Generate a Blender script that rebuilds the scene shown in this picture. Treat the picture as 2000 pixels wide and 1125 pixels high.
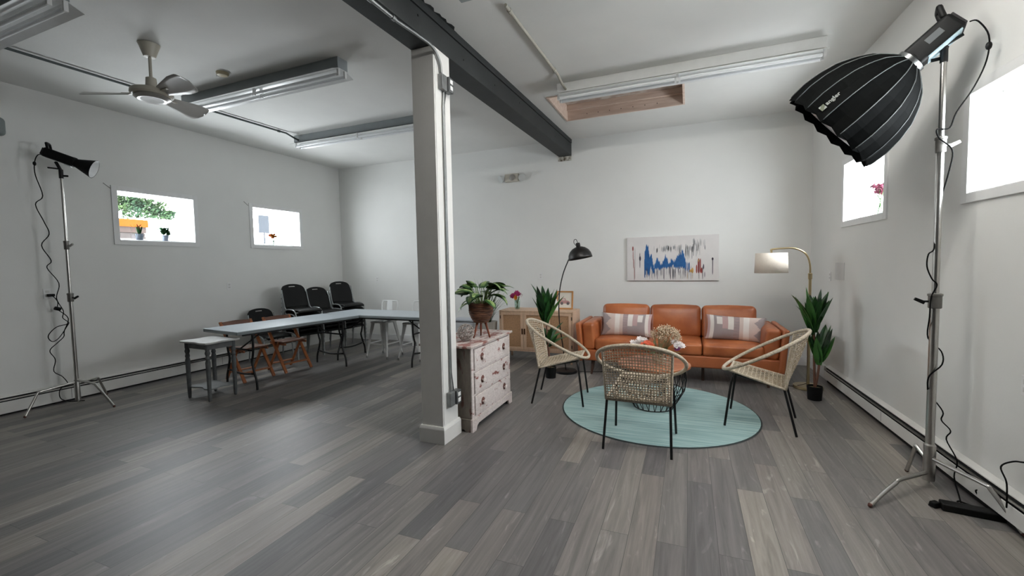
import bpy, bmesh, math, random
from mathutils import Vector, Matrix, Euler, noise as mnoise
PI = math.pi
for o in list(bpy.data.objects):
    bpy.data.objects.remove(o)
scene = bpy.context.scene
COL = scene.collection
random.seed(7)

# ------------------------------------------------------------------ camera
cam_data = bpy.data.cameras.new('camera')
cam = bpy.data.objects.new('camera', cam_data)
COL.objects.link(cam)
cam_data.sensor_fit = 'HORIZONTAL'
cam_data.sensor_width = 36.0
cam_data.lens = 846.5 / 2000 * 36
cam_data.clip_start = 0.05
cam_data.clip_end = 300
R_ = Vector((0.92635425, 0.37620113, -0.01845278))
D_ = Vector((0.00406358, -0.05897066, -0.99825145))
F_ = Vector((-0.37663149, 0.92465949, -0.05615644))
M = Matrix((R_, -D_, -F_)).transposed().to_4x4()
M.translation = Vector((0, 0, 1.55))
cam.matrix_world = M
scene.camera = cam

# ------------------------------------------------------------------ world, exposure
scene.view_settings.view_transform = 'Standard'
scene.view_settings.look = 'None'
scene.view_settings.exposure = 0.58
scene.view_settings.gamma = 1.0
scene.view_settings.use_curve_mapping = False
world = bpy.data.worlds.new('overcast_sky')
scene.world = world
world.use_nodes = True
nt = world.node_tree
nt.nodes.clear()
wo = nt.nodes.new('ShaderNodeOutputWorld')
bg = nt.nodes.new('ShaderNodeBackground')
bg.inputs['Color'].default_value = (0.90, 0.96, 1.0, 1)
bg.inputs['Strength'].default_value = 24
nt.links.new(bg.outputs[0], wo.inputs[0])

# ------------------------------------------------------------------ room measures
XL, YB, YF, ZC = -6.95, 7.33, -3.5, 3.635
def XR(y):
    return 1.615 + 0.03 * (YB - y)
RW_ANG = math.atan(0.03)

def area(name, loc, rot, sx, sy, power, color=(1, 1, 1), portal=False):
    l = bpy.data.lights.new(name, 'AREA')
    l.shape = 'RECTANGLE'; l.size = sx; l.size_y = sy
    l.energy = power; l.color = color
    if portal:
        l.cycles.is_portal = True
    o = bpy.data.objects.new(name, l)
    COL.objects.link(o)
    o.location = loc; o.rotation_euler = rot
    return o
# sky portals in the window openings (daylight comes from the world only)
LW = [(3.38, 4.32), (5.29, 6.25)]
RW = [(5.06, 6.07), (2.86, 3.83)]
ZW0, ZW1 = 1.96, 2.6
for a, b in LW:
    area('window_portal', (XL - 0.2, (a + b) / 2, (ZW0 + ZW1) / 2), (0, -PI / 2, 0), ZW1 - ZW0, b - a, 1, portal=True)
for a, b in RW:
    area('window_portal', (XR((a + b) / 2) + 0.2, (a + b) / 2, (ZW0 + ZW1) / 2), (0, PI / 2, 0), ZW1 - ZW0, b - a, 1, portal=True)
FD = []
for x0, x1, z0, z1 in FD:
    area('window_portal', ((x0 + x1) / 2, YF - 0.2, (z0 + z1) / 2), (PI / 2, 0, 0), x1 - x0, z1 - z0, 1, portal=True)

# ------------------------------------------------------------------ materials
def lin(c):
    return tuple((v / 255 / 12.92) if v / 255 <= 0.04045 else ((v / 255 + 0.055) / 1.055) ** 2.4 for v in c)
MATS = {}
def mat(name, rgb, rough=0.6, metal=0.0, var=0.0, vscale=8.0, bump=0.0, bscale=40.0, spec=0.5, stretch=(1, 1, 1), coat=0.0, trans=0.0, rgb2=None, emit=0.0, sheen=0.0):
    if name in MATS:
        return MATS[name]
    m = bpy.data.materials.new(name)
    m.use_nodes = True
    nt = m.node_tree; N = nt.nodes; L = nt.links
    b = N['Principled BSDF']
    c = lin(rgb) + (1,)
    b.inputs['Base Color'].default_value = c
    b.inputs['Roughness'].default_value = rough
    b.inputs['Metallic'].default_value = metal
    b.inputs['Specular IOR Level'].default_value = spec
    if coat: b.inputs['Coat Weight'].default_value = coat
    if trans: b.inputs['Transmission Weight'].default_value = trans
    if sheen: b.inputs['Sheen Weight'].default_value = sheen
    if emit:
        b.inputs['Emission Color'].default_value = c
        b.inputs['Emission Strength'].default_value = emit
    tc = N.new('ShaderNodeTexCoord')
    mp = N.new('ShaderNodeMapping')
    mp.inputs['Scale'].default_value = stretch
    L.new(tc.outputs['Object'], mp.inputs['Vector'])
    # every material carries a little procedural variation of its colour
    n = N.new('ShaderNodeTexNoise')
    n.inputs['Scale'].default_value = vscale
    n.inputs['Detail'].default_value = 4
    L.new(mp.outputs[0], n.inputs['Vector'])
    mx = N.new('ShaderNodeMix'); mx.data_type = 'RGBA'
    c2 = lin(rgb2) + (1,) if rgb2 else tuple(v * (1 - max(var, 0.03)) for v in c[:3]) + (1,)
    mx.inputs['A'].default_value = c
    mx.inputs['B'].default_value = c2
    cr = N.new('ShaderNodeValToRGB')
    cr.color_ramp.elements[0].position = 0.38
    cr.color_ramp.elements[1].position = 0.62
    L.new(n.outputs['Fac'], cr.inputs['Fac'])
    L.new(cr.outputs['Color'], mx.inputs['Factor'])
    L.new(mx.outputs['Result'], b.inputs['Base Color'])
    if bump:
        n2 = N.new('ShaderNodeTexNoise')
        n2.inputs['Scale'].default_value = bscale
        n2.inputs['Detail'].default_value = 5
        L.new(mp.outputs[0], n2.inputs['Vector'])
        bp = N.new('ShaderNodeBump')
        bp.inputs['Strength'].default_value = bump
        bp.inputs['Distance'].default_value = 0.01
        L.new(n2.outputs['Fac'], bp.inputs['Height'])
        L.new(bp.outputs[0], b.inputs['Normal'])
    MATS[name] = m
    return m

def glass_mat(name, tint=(1, 1, 1), gloss=0.06):
    m = bpy.data.materials.new(name); m.use_nodes = True
    nt = m.node_tree; nt.nodes.clear()
    out = nt.nodes.new('ShaderNodeOutputMaterial')
    tr = nt.nodes.new('ShaderNodeBsdfTransparent'); tr.inputs[0].default_value = tint + (1,)
    gl = nt.nodes.new('ShaderNodeBsdfGlossy'); gl.inputs['Roughness'].default_value = 0.02
    mx = nt.nodes.new('ShaderNodeMixShader')
    mx.inputs[0].default_value = gloss; nt.links.new(tr.outputs[0], mx.inputs[1]); nt.links.new(gl.outputs[0], mx.inputs[2])
    nt.links.new(mx.outputs[0], out.inputs[0])
    return m

def floor_mat():
    m = bpy.data.materials.new('grey_vinyl_planks'); m.use_nodes = True
    nt = m.node_tree; N = nt.nodes; L = nt.links
    b = N['Principled BSDF']
    tc = N.new('ShaderNodeTexCoord')
    sp = N.new('ShaderNodeSeparateXYZ'); L.new(tc.outputs['Object'], sp.inputs[0])
    cb = N.new('ShaderNodeCombineXYZ')
    L.new(sp.outputs['Y'], cb.inputs['X']); L.new(sp.outputs['X'], cb.inputs['Y'])
    def brick(c1, c2, mort, msize):
        br = N.new('ShaderNodeTexBrick')
        br.offset = 0.37; br.offset_frequency = 2; br.squash = 1.0
        br.inputs['Color1'].default_value = c1; br.inputs['Color2'].default_value = c2
        br.inputs['Mortar'].default_value = mort
        br.inputs['Scale'].default_value = 1.0
        br.inputs['Mortar Size'].default_value = msize
        br.inputs['Brick Width'].default_value = 1.22
        br.inputs['Row Height'].default_value = 0.155
        L.new(cb.outputs[0], br.inputs['Vector'])
        return br
    br = brick((0, 0, 0, 1), (1, 1, 1, 1), (0.0, 0.0, 0.0, 1), 0.0012)
    ramp = N.new('ShaderNodeValToRGB')
    cols = [(0.0, (88, 87, 88)), (0.2, (112, 108, 106)), (0.4, (98, 97, 97)), (0.55, (130, 124, 119)), (0.7, (104, 102, 101)), (0.85, (140, 134, 127)), (1.0, (118, 113, 109))]
    e = ramp.color_ramp.elements
    e[0].position = 0; e[0].color = lin(cols[0][1]) + (1,)
    e[1].position = 1; e[1].color = lin(cols[-1][1]) + (1,)
    for p, c in cols[1:-1]:
        x = e.new(p); x.color = lin(c) + (1,)
    L.new(br.outputs['Color'], ramp.inputs['Fac'])
    # grain along the plank
    mp = N.new('ShaderNodeMapping'); mp.inputs['Scale'].default_value = (1.3, 26, 1)
    L.new(cb.outputs[0], mp.inputs[0])
    # shift the grain per plank
    add = N.new('ShaderNodeVectorMath'); add.operation = 'ADD'
    sc = N.new('ShaderNodeVectorMath'); sc.operation = 'SCALE'; sc.inputs['Scale'].default_value = 17.0
    L.new(br.outputs['Color'], sc.inputs[0]); L.new(mp.outputs[0], add.inputs[0]); L.new(sc.outputs[0], add.inputs[1])
    n = N.new('ShaderNodeTexNoise'); n.inputs['Scale'].default_value = 1.0; n.inputs['Detail'].default_value = 8; n.inputs['Roughness'].default_value = 0.65; n.inputs['Distortion'].default_value = 0.8
    L.new(add.outputs[0], n.inputs['Vector'])
    mp2 = N.new('ShaderNodeMapping'); mp2.inputs['Scale'].default_value = (2.2, 9, 1)
    L.new(cb.outputs[0], mp2.inputs[0])
    add2 = N.new('ShaderNodeVectorMath'); add2.operation = 'ADD'
    L.new(mp2.outputs[0], add2.inputs[0]); L.new(sc.outputs[0], add2.inputs[1])
    n2 = N.new('ShaderNodeTexNoise'); n2.inputs['Scale'].default_value = 1.0; n2.inputs['Detail'].default_value = 6; n2.inputs['Distortion'].default_value = 2.5
    L.new(add2.outputs[0], n2.inputs['Vector'])
    r2 = N.new('ShaderNodeValToRGB')
    r2.color_ramp.elements[0].position = 0.3; r2.color_ramp.elements[0].color = (0.62, 0.62, 0.63, 1)
    r2.color_ramp.elements[1].position = 0.72; r2.color_ramp.elements[1].color = (1.32, 1.31, 1.3, 1)
    L.new(n.outputs['Fac'], r2.inputs['Fac'])
    r3 = N.new('ShaderNodeValToRGB')
    r3.color_ramp.elements[0].position = 0.62; r3.color_ramp.elements[0].color = (1, 1, 1, 1)
    r3.color_ramp.elements[1].position = 0.72; r3.color_ramp.elements[1].color = (1.5, 1.5, 1.5, 1)
    L.new(n2.outputs['Fac'], r3.inputs['Fac'])
    def mul(a, c):
        mx = N.new('ShaderNodeMix'); mx.data_type = 'RGBA'; mx.blend_type = 'MULTIPLY'
        mx.inputs['Factor'].default_value = 1.0; mx.clamp_result = False
        L.new(a, mx.inputs['A']); L.new(c, mx.inputs['B'])
        return mx.outputs['Result']
    c = mul(mul(ramp.outputs['Color'], r2.outputs['Color']), r3.outputs['Color'])
    # plank joints
    br2 = brick((1, 1, 1, 1), (1, 1, 1, 1), (0.55, 0.55, 0.55, 1), 0.0015)
    c = mul(c, br2.outputs['Color'])
    L.new(c, b.inputs['Base Color'])
    b.inputs['Roughness'].default_value = 0.46
    b.inputs['Specular IOR Level'].default_value = 0.5
    rr = N.new('ShaderNodeMapRange'); rr.inputs['To Min'].default_value = 0.40; rr.inputs['To Max'].default_value = 0.52
    L.new(n.outputs['Fac'], rr.inputs['Value']); L.new(rr.outputs[0], b.inputs['Roughness'])
    bp = N.new('ShaderNodeBump'); bp.inputs['Strength'].default_value = 0.12; bp.inputs['Distance'].default_value = 0.004
    L.new(n.outputs['Fac'], bp.inputs['Height']); L.new(bp.outputs[0], b.inputs['Normal'])
    return m

def distressed_mat(name, paint, wood, amount=0.55, scale=7.0, stretch=(1, 1, 1)):
    m = bpy.data.materials.new(name); m.use_nodes = True
    nt = m.node_tree; N = nt.nodes; L = nt.links
    b = N['Principled BSDF']; b.inputs['Roughness'].default_value = 0.7
    tc = N.new('ShaderNodeTexCoord'); mp = N.new('ShaderNodeMapping'); mp.inputs['Scale'].default_value = stretch
    L.new(tc.outputs['Object'], mp.inputs[0])
    n = N.new('ShaderNodeTexNoise'); n.inputs['Scale'].default_value = scale; n.inputs['Detail'].default_value = 9; n.inputs['Roughness'].default_value = 0.62
    L.new(mp.outputs[0], n.inputs['Vector'])
    r = N.new('ShaderNodeValToRGB')
    r.color_ramp.elements[0].position = amount; r.color_ramp.elements[0].color = lin(paint) + (1,)
    r.color_ramp.elements[1].position = amount + 0.06; r.color_ramp.elements[1].color = lin(wood) + (1,)
    L.new(n.outputs['Fac'], r.inputs['Fac'])
    n2 = N.new('ShaderNodeTexNoise'); n2.inputs['Scale'].default_value = scale * 4; n2.inputs['Detail'].default_value = 6
    L.new(mp.outputs[0], n2.inputs['Vector'])
    r2 = N.new('ShaderNodeValToRGB')
    r2.color_ramp.elements[0].position = 0.35; r2.color_ramp.elements[0].color = (0.82, 0.8, 0.8, 1)
    r2.color_ramp.elements[1].position = 0.6; r2.color_ramp.elements[1].color = (1, 1, 1, 1)
    L.new(n2.outputs['Fac'], r2.inputs['Fac'])
    mx = N.new('ShaderNodeMix'); mx.data_type = 'RGBA'; mx.blend_type = 'MULTIPLY'; mx.inputs['Factor'].default_value = 1
    L.new(r.outputs['Color'], mx.inputs['A']); L.new(r2.outputs['Color'], mx.inputs['B'])
    L.new(mx.outputs['Result'], b.inputs['Base Color'])
    bp = N.new('ShaderNodeBump'); bp.inputs['Strength'].default_value = 0.3; bp.inputs['Distance'].default_value = 0.003
    L.new(n.outputs['Fac'], bp.inputs['Height']); L.new(bp.outputs[0], b.inputs['Normal'])
    return m

WALL = mat('white_wall_paint', (226, 226, 223), 0.75, var=0.02, vscale=1.5, bump=0.05, bscale=60)
CEIL = mat('ceiling_paint', (224, 224, 221), 0.8, var=0.04, vscale=2, bump=0.08, bscale=30)
TRIM = mat('trim_paint', (228, 228, 227), 0.45, var=0.02)
PILLAR = mat('pillar_paint', (222, 221, 218), 0.5, var=0.03)
BLACKM = mat('black_metal', (22, 22, 23), 0.42, metal=0.4)
BLACKP = mat('black_plastic', (13, 14, 14), 0.55, var=0.1, spec=0.2)
CHROME = mat('brushed_steel', (190, 188, 184), 0.28, metal=1.0, var=0.08, vscale=20)
GALV = mat('galvanised_metal', (150, 152, 152), 0.45, metal=0.8, var=0.15, vscale=30)
GREYP = mat('grey_paint', (122, 122, 120), 0.6, var=0.1)
CABLE = mat('black_cable', (12, 12, 12), 0.8, spec=0.08)
GLASS = glass_mat('window_glass')
VGLASS = glass_mat('clear_vase_glass', (0.86, 0.93, 0.9))

# ------------------------------------------------------------------ mesh builder
class MB:
    def __init__(s, mtx=None):
        s.v = []; s.f = []; s.m = []; s.mtx = mtx; s.cur = 0
    def add(s, vs, fs):
        k = len(s.v)
        for p in vs:
            p = Vector(p)
            s.v.append(s.mtx @ p if s.mtx else p)
        for f in fs:
            s.f.append([k + i for i in f]); s.m.append(s.cur)
        return s
    def box(s, x0, x1, y0, y1, z0, z1):
        return s.add([(x, y, z) for z in (z0, z1) for y in (y0, y1) for x in (x0, x1)],
                     [(0, 2, 3, 1), (4, 5, 7, 6), (0, 1, 5, 4), (2, 6, 7, 3), (0, 4, 6, 2), (1, 3, 7, 5)])
    def obox(s, c, ax, ay, az, hx, hy, hz, tx=1.0, ty=1.0):
        """oriented box; top (+az) scaled by tx, ty"""
        c = Vector(c); ax = Vector(ax).normalized(); ay = Vector(ay).normalized(); az = Vector(az).normalized()
        vs = []
        for k in (-1, 1):
            fx, fy = (tx, ty) if k > 0 else (1, 1)
            for j in (-1, 1):
                for i in (-1, 1):
                    vs.append(c + ax * i * hx * fx + ay * j * hy * fy + az * k * hz)
        return s.add(vs, [(0, 2, 3, 1), (4, 5, 7, 6), (0, 1, 5, 4), (2, 6, 7, 3), (0, 4, 6, 2), (1, 3, 7, 5)])
    def bar(s, a, b, w, h, up=(0, 0, 1)):
        a = Vector(a); b = Vector(b); az = (b - a).normalized(); u = Vector(up)
        if abs(az.dot(u)) > 0.95: u = Vector((1, 0, 0))
        ax = az.cross(u).normalized(); ay = ax.cross(az)
        return s.obox((a + b) / 2, ax, ay, az, w / 2, h / 2, (b - a).length / 2)
    def tube(s, pts, r, n=8, smooth=0, caps=True, closed=False):
        P = [Vector(p) for p in pts]
        if smooth: P = catmull(P, smooth, closed)
        m = len(P)
        rr = r if isinstance(r, (list, tuple)) else [r] * m
        if len(rr) != m:
            rr = [rr[0] + (rr[-1] - rr[0]) * i / (m - 1) for i in range(m)]
        vs = []; prev = None
        for i, p in enumerate(P):
            if closed: t = P[(i + 1) % m] - P[i - 1]
            else: t = (P[min(i + 1, m - 1)] - P[max(i - 1, 0)])
            t.normalize()
            if prev is None:
                u = Vector((0, 0, 1)) if abs(t.z) < 0.9 else Vector((1, 0, 0))
                nrm = (u - t * u.dot(t)).normalized()
            else:
                nrm = prev - t * prev.dot(t)
                if nrm.length < 1e-6: nrm = Vector((1, 0, 0))
                nrm.normalize()
            prev = nrm; bn = t.cross(nrm)
            for k in range(n):
                a = 2 * PI * k / n
                vs.append(p + (nrm * math.cos(a) + bn * math.sin(a)) * rr[i])
        fs = []
        for i in range(m if closed else m - 1):
            j = (i + 1) % m
            for k in range(n):
                fs.append((i * n + k, i * n + (k + 1) % n, j * n + (k + 1) % n, j * n + k))
        if caps and not closed:
            fs.append(tuple(range(n - 1, -1, -1))); fs.append(tuple((m - 1) * n + k for k in range(n)))
        return s.add(vs, fs)
    def cyl(s, a, b, r, n=16, r2=None):
        return s.tube([a, b], [r, r if r2 is None else r2], n)
    def lathe(s, prof, n=24, c=(0, 0, 0), axis=(0, 0, 1), cap0=True, cap1=True):
        c = Vector(c); az = Vector(axis).normalized()
        u = Vector((1, 0, 0)) if abs(az.x) < 0.9 else Vector((0, 1, 0))
        ax = (u - az * u.dot(az)).normalized(); ay = az.cross(ax)
        vs = []
        for r, z in prof:
            for k in range(n):
                a = 2 * PI * k / n
                vs.append(c + az * z + (ax * math.cos(a) + ay * math.sin(a)) * r)
        fs = []
        for i in range(len(prof) - 1):
            for k in range(n):
                fs.append((i * n + k, i * n + (k + 1) % n, (i + 1) * n + (k + 1) % n, (i + 1) * n + k))
        if cap0: fs.append(tuple(range(n - 1, -1, -1)))
        if cap1: fs.append(tuple((len(prof) - 1) * n + k for k in range(n)))
        return s.add(vs, fs)
    def ball(s, c, r, n=8, m=6, sq=(1, 1, 1)):
        c = Vector(c); vs = [c + Vector((0, 0, -r * sq[2]))]; fs = []
        for i in range(1, m):
            ph = -PI / 2 + PI * i / m
            for k in range(n):
                a = 2 * PI * k / n
                vs.append(c + Vector((r * sq[0] * math.cos(ph) * math.cos(a), r * sq[1] * math.cos(ph) * math.sin(a), r * sq[2] * math.sin(ph))))
        vs.append(c + Vector((0, 0, r * sq[2])))
        for k in range(n):
            fs.append((0, 1 + (k + 1) % n, 1 + k))
            fs.append((len(vs) - 1, 1 + (m - 2) * n + k, 1 + (m - 2) * n + (k + 1) % n))
        for i in range(m - 2):
            for k in range(n):
                fs.append((1 + i * n + k, 1 + i * n + (k + 1) % n, 1 + (i + 1) * n + (k + 1) % n, 1 + (i + 1) * n + k))
        return s.add(vs, fs)
    def prism(s, poly, a, b):
        """poly: list of 3D points (planar); extruded by vector b-a"""
        d = Vector(b) - Vector(a); n = len(poly)
        vs = [Vector(p) for p in poly] + [Vector(p) + d for p in poly]
        fs = [tuple(range(n - 1, -1, -1)), tuple(range(n, 2 * n))]
        for i in range(n):
            j = (i + 1) % n
            fs.append((i, j, n + j, n + i))
        return s.add(vs, fs)
    def grid(s, fn, nu, nv, skip=None, mfn=None):
        vs = [fn(i / nu, j / nv) for j in range(nv + 1) for i in range(nu + 1)]
        k = len(s.v); s.add(vs, [])
        for j in range(nv):
            for i in range(nu):
                if skip and skip((i + .5) / nu, (j + .5) / nv): continue
                a = k + j * (nu + 1) + i
                s.f.append([a, a + 1, a + nu + 2, a + nu + 1])
                s.m.append(mfn((i + .5) / nu, (j + .5) / nv) if mfn else s.cur)
        return s
    def build(s, name, material, parent=None, smooth=False, bevel=0, solid=0, subsurf=0, auto=None):
        me = bpy.data.meshes.new(name)
        me.from_pydata([tuple(v) for v in s.v], [], s.f)
        ms = material if isinstance(material, (list, tuple)) else [material]
        for x in ms: me.materials.append(x)
        for p, k in zip(me.polygons, s.m): p.material_index = k
        bm = bmesh.new(); bm.from_mesh(me)
        bmesh.ops.recalc_face_normals(bm, faces=bm.faces)
        bm.to_mesh(me); bm.free()
        if smooth:
            for p in me.polygons: p.use_smooth = True
            if auto is not None:
                me.set_sharp_from_angle(angle=auto)
        o = bpy.data.objects.new(name, me)
        COL.objects.link(o)
        if parent: o.parent = parent
        if solid:
            q = o.modifiers.new('solid', 'SOLIDIFY'); q.thickness = solid; q.offset = 0
        if bevel:
            q = o.modifiers.new('bevel', 'BEVEL'); q.width = bevel; q.segments = 2; q.limit_method = 'ANGLE'; q.angle_limit = 0.6
        if subsurf:
            q = o.modifiers.new('sub', 'SUBSURF'); q.levels = subsurf; q.render_levels = subsurf
        return o

def catmull(P, n, closed=False):
    out = []; m = len(P)
    for i in range(m if closed else m - 1):
        if closed: a, b, c, d = P[i - 1], P[i], P[(i + 1) % m], P[(i + 2) % m]
        else: a, b, c, d = P[max(i - 1, 0)], P[i], P[i + 1], P[min(i + 2, m - 1)]
        for k in range(n):
            t = k / n
            out.append(0.5 * ((2 * b) + (c - a) * t + (2 * a - 5 * b + 4 * c - d) * t * t + (3 * b - a - 3 * c + d) * t ** 3))
    if not closed: out.append(P[-1])
    return out

def rbox(mb, c, half, r, n=6, bulge=(0, 0, 0), mtx=None):
    """soft rounded box (cushion) as a cube-sphere style grid"""
    c = Vector(c); idx = {}; vs = []; fs = []
    def vert(p):
        key = tuple(round(q, 5) for q in p)
        if key in idx: return idx[key]
        v = [0, 0, 0]; inner = []; d = []
        for a in range(3):
            x = p[a] * half[a]; l = half[a] - r
            i_ = max(-l, min(l, x)); inner.append(i_); d.append(x - i_)
        D = Vector(d)
        if D.length > 1e-9: D = D.normalized() * r
        q = Vector(inner) + D
        for a in range(3):
            o1, o2 = [b for b in range(3) if b != a]
            q[a] += math.copysign(1, p[a]) * abs(p[a]) * bulge[a] * (1 - p[o1] ** 2) * (1 - p[o2] ** 2)
        q = (mtx @ q) if mtx else q
        vs.append(q + c); idx[key] = len(vs) - 1
        return idx[key]
    # nonuniform parameter so that the rounding is resolved
    for a in range(3):
        o1, o2 = [b for b in range(3) if b != a]
        def params(ax):
            e = min(0.9, r / half[ax])
            inn = [-(1 - e) + 2 * (1 - e) * k / n for k in range(n + 1)]
            ed = [1 - e + e * k / 3 for k in (1, 2, 3)]
            return [-x for x in reversed(ed)] + inn + ed
        A, B = params(o1), params(o2)
        for sgn in (-1, 1):
            for i in range(len(A) - 1):
                for j in range(len(B) - 1):
                    q = []
                    for (s_, t_) in ((A[i], B[j]), (A[i + 1], B[j]), (A[i + 1], B[j + 1]), (A[i], B[j + 1])):
                        p = [0, 0, 0]; p[a] = sgn; p[o1] = s_; p[o2] = t_
                        q.append(vert(p))
                    fs.append(q)
    mb.add(vs, fs)
    return mb

def thing(name, label, cat, loc=(0, 0, 0), rz=0.0, group=None):
    o = bpy.data.objects.new(name, None)
    COL.objects.link(o)
    o.location = loc; o.rotation_euler = (0, 0, rz)
    o.empty_display_size = 0.1
    o['label'] = label; o['category'] = cat
    if group: o['group'] = group
    return o
def tag(o, label, cat, group=None):
    o['label'] = label; o['category'] = cat
    if group: o['group'] = group
    return o
def structure(o):
    o['kind'] = 'structure'
    return o
def at(o, loc, rz=0.0):
    o.location = loc; o.rotation_euler = (0, 0, rz)
    return o
def dup(root, loc, rz, label, group=None):
    r = root.copy(); COL.objects.link(r); r.location = loc; r.rotation_euler = (0, 0, rz)
    r['label'] = label
    if group: r['group'] = group
    for ch in list(root.children):
        c = ch.copy(); COL.objects.link(c); c.parent = r
        for g in ch.children:
            d = g.copy(); COL.objects.link(d); d.parent = c
    return r
# ================================================================== the room
def wall_panels(mb, u0, u1, z0, z1, holes, t):
    """panels in the local x-z plane, thickness along +y"""
    us = sorted({u0, u1} | {h[0] for h in holes} | {h[1] for h in holes})
    for a, b in zip(us[:-1], us[1:]):
        m = (a + b) / 2; zz = z0
        for h in sorted(holes, key=lambda h: h[2]):
            if h[0] < m < h[1]:
                if h[2] > zz: mb.box(a, b, 0, t, zz, h[2])
                zz = h[3]
        if zz < z1: mb.box(a, b, 0, t, zz, z1)

floor = MB().box(XL - 0.2, 2.4, YF - 0.2, YB + 0.2, -0.1, 0).build('floor', floor_mat()); structure(floor)
HX0, HX1, HY0, HY1 = -1.67, -0.05, 5.35, 6.35
cb = MB()
for (x0, x1, y0, y1) in ((XL - .2, HX0, YF - .2, YB + .2), (HX1, 2.4, YF - .2, YB + .2), (HX0, HX1, YF - .2, HY0), (HX0, HX1, HY1, YB + .2)):
    cb.box(x0, x1, y0, y1, ZC, ZC + 0.06)
structure(cb.build('ceiling', CEIL))

# back wall (local x = world x, thickness +y)
w = MB(Matrix.Translation((0, YB, 0)))
w.box(XL - 0.2, 1.85, 0, 0.2, 0, ZC)
structure(w.build('wall_back', WALL))
# left wall: local x = world y, thickness to -x
ML = Matrix.Translation((XL, 0, 0)) @ Matrix.Rotation(PI / 2, 4, 'Z')
w = MB(ML); wall_panels(w, YF, YB, 0, ZC, [(a, b, ZW0, ZW1) for a, b in LW], 0.2)
structure(w.build('wall_left', WALL))
# right wall: local x runs from the back corner towards the camera, thickness outwards
MR = Matrix.Translation((XR(YB), YB, 0)) @ Matrix.Rotation(-PI / 2 + RW_ANG, 4, 'Z')
w = MB(MR); RH = [((YB - b) * 1.00045, (YB - a) * 1.00045, ZW0, ZW1) for a, b in RW]
wall_panels(w, 0, YB - YF, 0, ZC, RH, 0.2)
structure(w.build('wall_right', WALL))
MFR = Matrix.Translation((0, YF, 0)) @ Matrix.Rotation(PI, 4, 'Z')
w = MB(MFR); wall_panels(w, -2.2, -XL + 0.2, 0, ZC, [(-x1, -x0, z0, z1) for x0, x1, z0, z1 in FD], 0.2)
structure(w.build('wall_front', mat('grey_front_wall', (96, 96, 94), .8)))

def window(n, mtx, a, b, z0, z1):
    """casing on the room side, sash deep in the opening, one glass pane"""
    c = MB(mtx); k = 0.065
    for (x0, x1, y0, y1) in ((a - k, a, z0 - k, z1 + k), (b, b + k, z0 - k, z1 + k), (a, b, z0 - k, z0), (a, b, z1, z1 + k)):
        c.box(x0, x1, -0.014, 0.004, y0, y1)
    root = c.build('window_%d' % n, TRIM, bevel=0.003); structure(root)
    s = MB(mtx); k = 0.03
    for (x0, x1, y0, y1) in ((a, a + k, z0, z1), (b - k, b, z0, z1), (a + k, b - k, z0, z0 + k), (a + k, b - k, z1 - k, z1)):
        s.box(x0, x1, 0.15, 0.19, y0, y1)
    s.build('sash', TRIM, root, bevel=0.003)
    MB(mtx).box(a + k, b - k, 0.166, 0.172, z0 + k, z1 - k).build('pane', GLASS, root)
    l = MB(mtx)
    l.box(a, b, 0.0, 0.15, z0 - 0.001, z0 + 0.006)
    l.build('window_sill', TRIM, root)
n = 1
for a, b in LW: window(n, ML, a, b, ZW0, ZW1); n += 1
for h in RH: window(n, MR, *h); n += 1
for x0, x1, z0, z1 in FD: window(n, MFR, -x1, -x0, z0, z1); n += 1

# baseboards and trim
b = MB(); b.box(XL, XR(YB), YB - 0.015, YB, 0, 0.125); b.box(XL, XR(YB), YB - 0.009, YB, 0.125, 0.14)
structure(b.build('baseboard_back', TRIM, bevel=0.003))
b = MB(MR); b.box(0.0, 0.9, -0.015, 0, 0, 0.16); b.box(0, 0.9, -0.009, 0, 0.16, 0.175)
structure(b.build('baseboard_right', TRIM, bevel=0.003))

# painted timber corner crack lines at the upper near corners of the left windows
for (y, z) in ((3.24, 2.68), (5.14, 2.68)):
    q = MB().bar((XL + 0.002, y, z), (XL + 0.002, y + 0.075, z - 0.06), 0.006, 0.006).build('trim_1' if y < 4 else 'trim_2', GREYP)
    structure(q)

# square pillar with a moulded foot
PX0, PX1, PY0, PY1 = -2.17, -1.955, 3.17, 3.43
t = thing('pillar', 'white square boxed pillar standing under the dark steel beam', 'pillar', ((PX0 + PX1) / 2, (PY0 + PY1) / 2, 0))
hx, hy = (PX1 - PX0) / 2, (PY1 - PY0) / 2
MB().box(-hx, hx, -hy, hy, 0, 3.36).build('shaft', PILLAR, t, bevel=0.004)
f = MB(); f.box(-hx - .02, hx + .02, -hy - .02, hy + .02, 0, 0.125)
f.obox((0, 0, 0.1375), (1, 0, 0), (0, 1, 0), (0, 0, 1), hx + .02, hy + .02, 0.0125, 0.93, 0.94)
f.build('base_moulding', PILLAR, t, bevel=0.002)
MB().box(hx, hx + .004, -hy + .012, -hy + .022, 0.16, 3.35).build('corner_bead', PILLAR, t)

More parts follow.
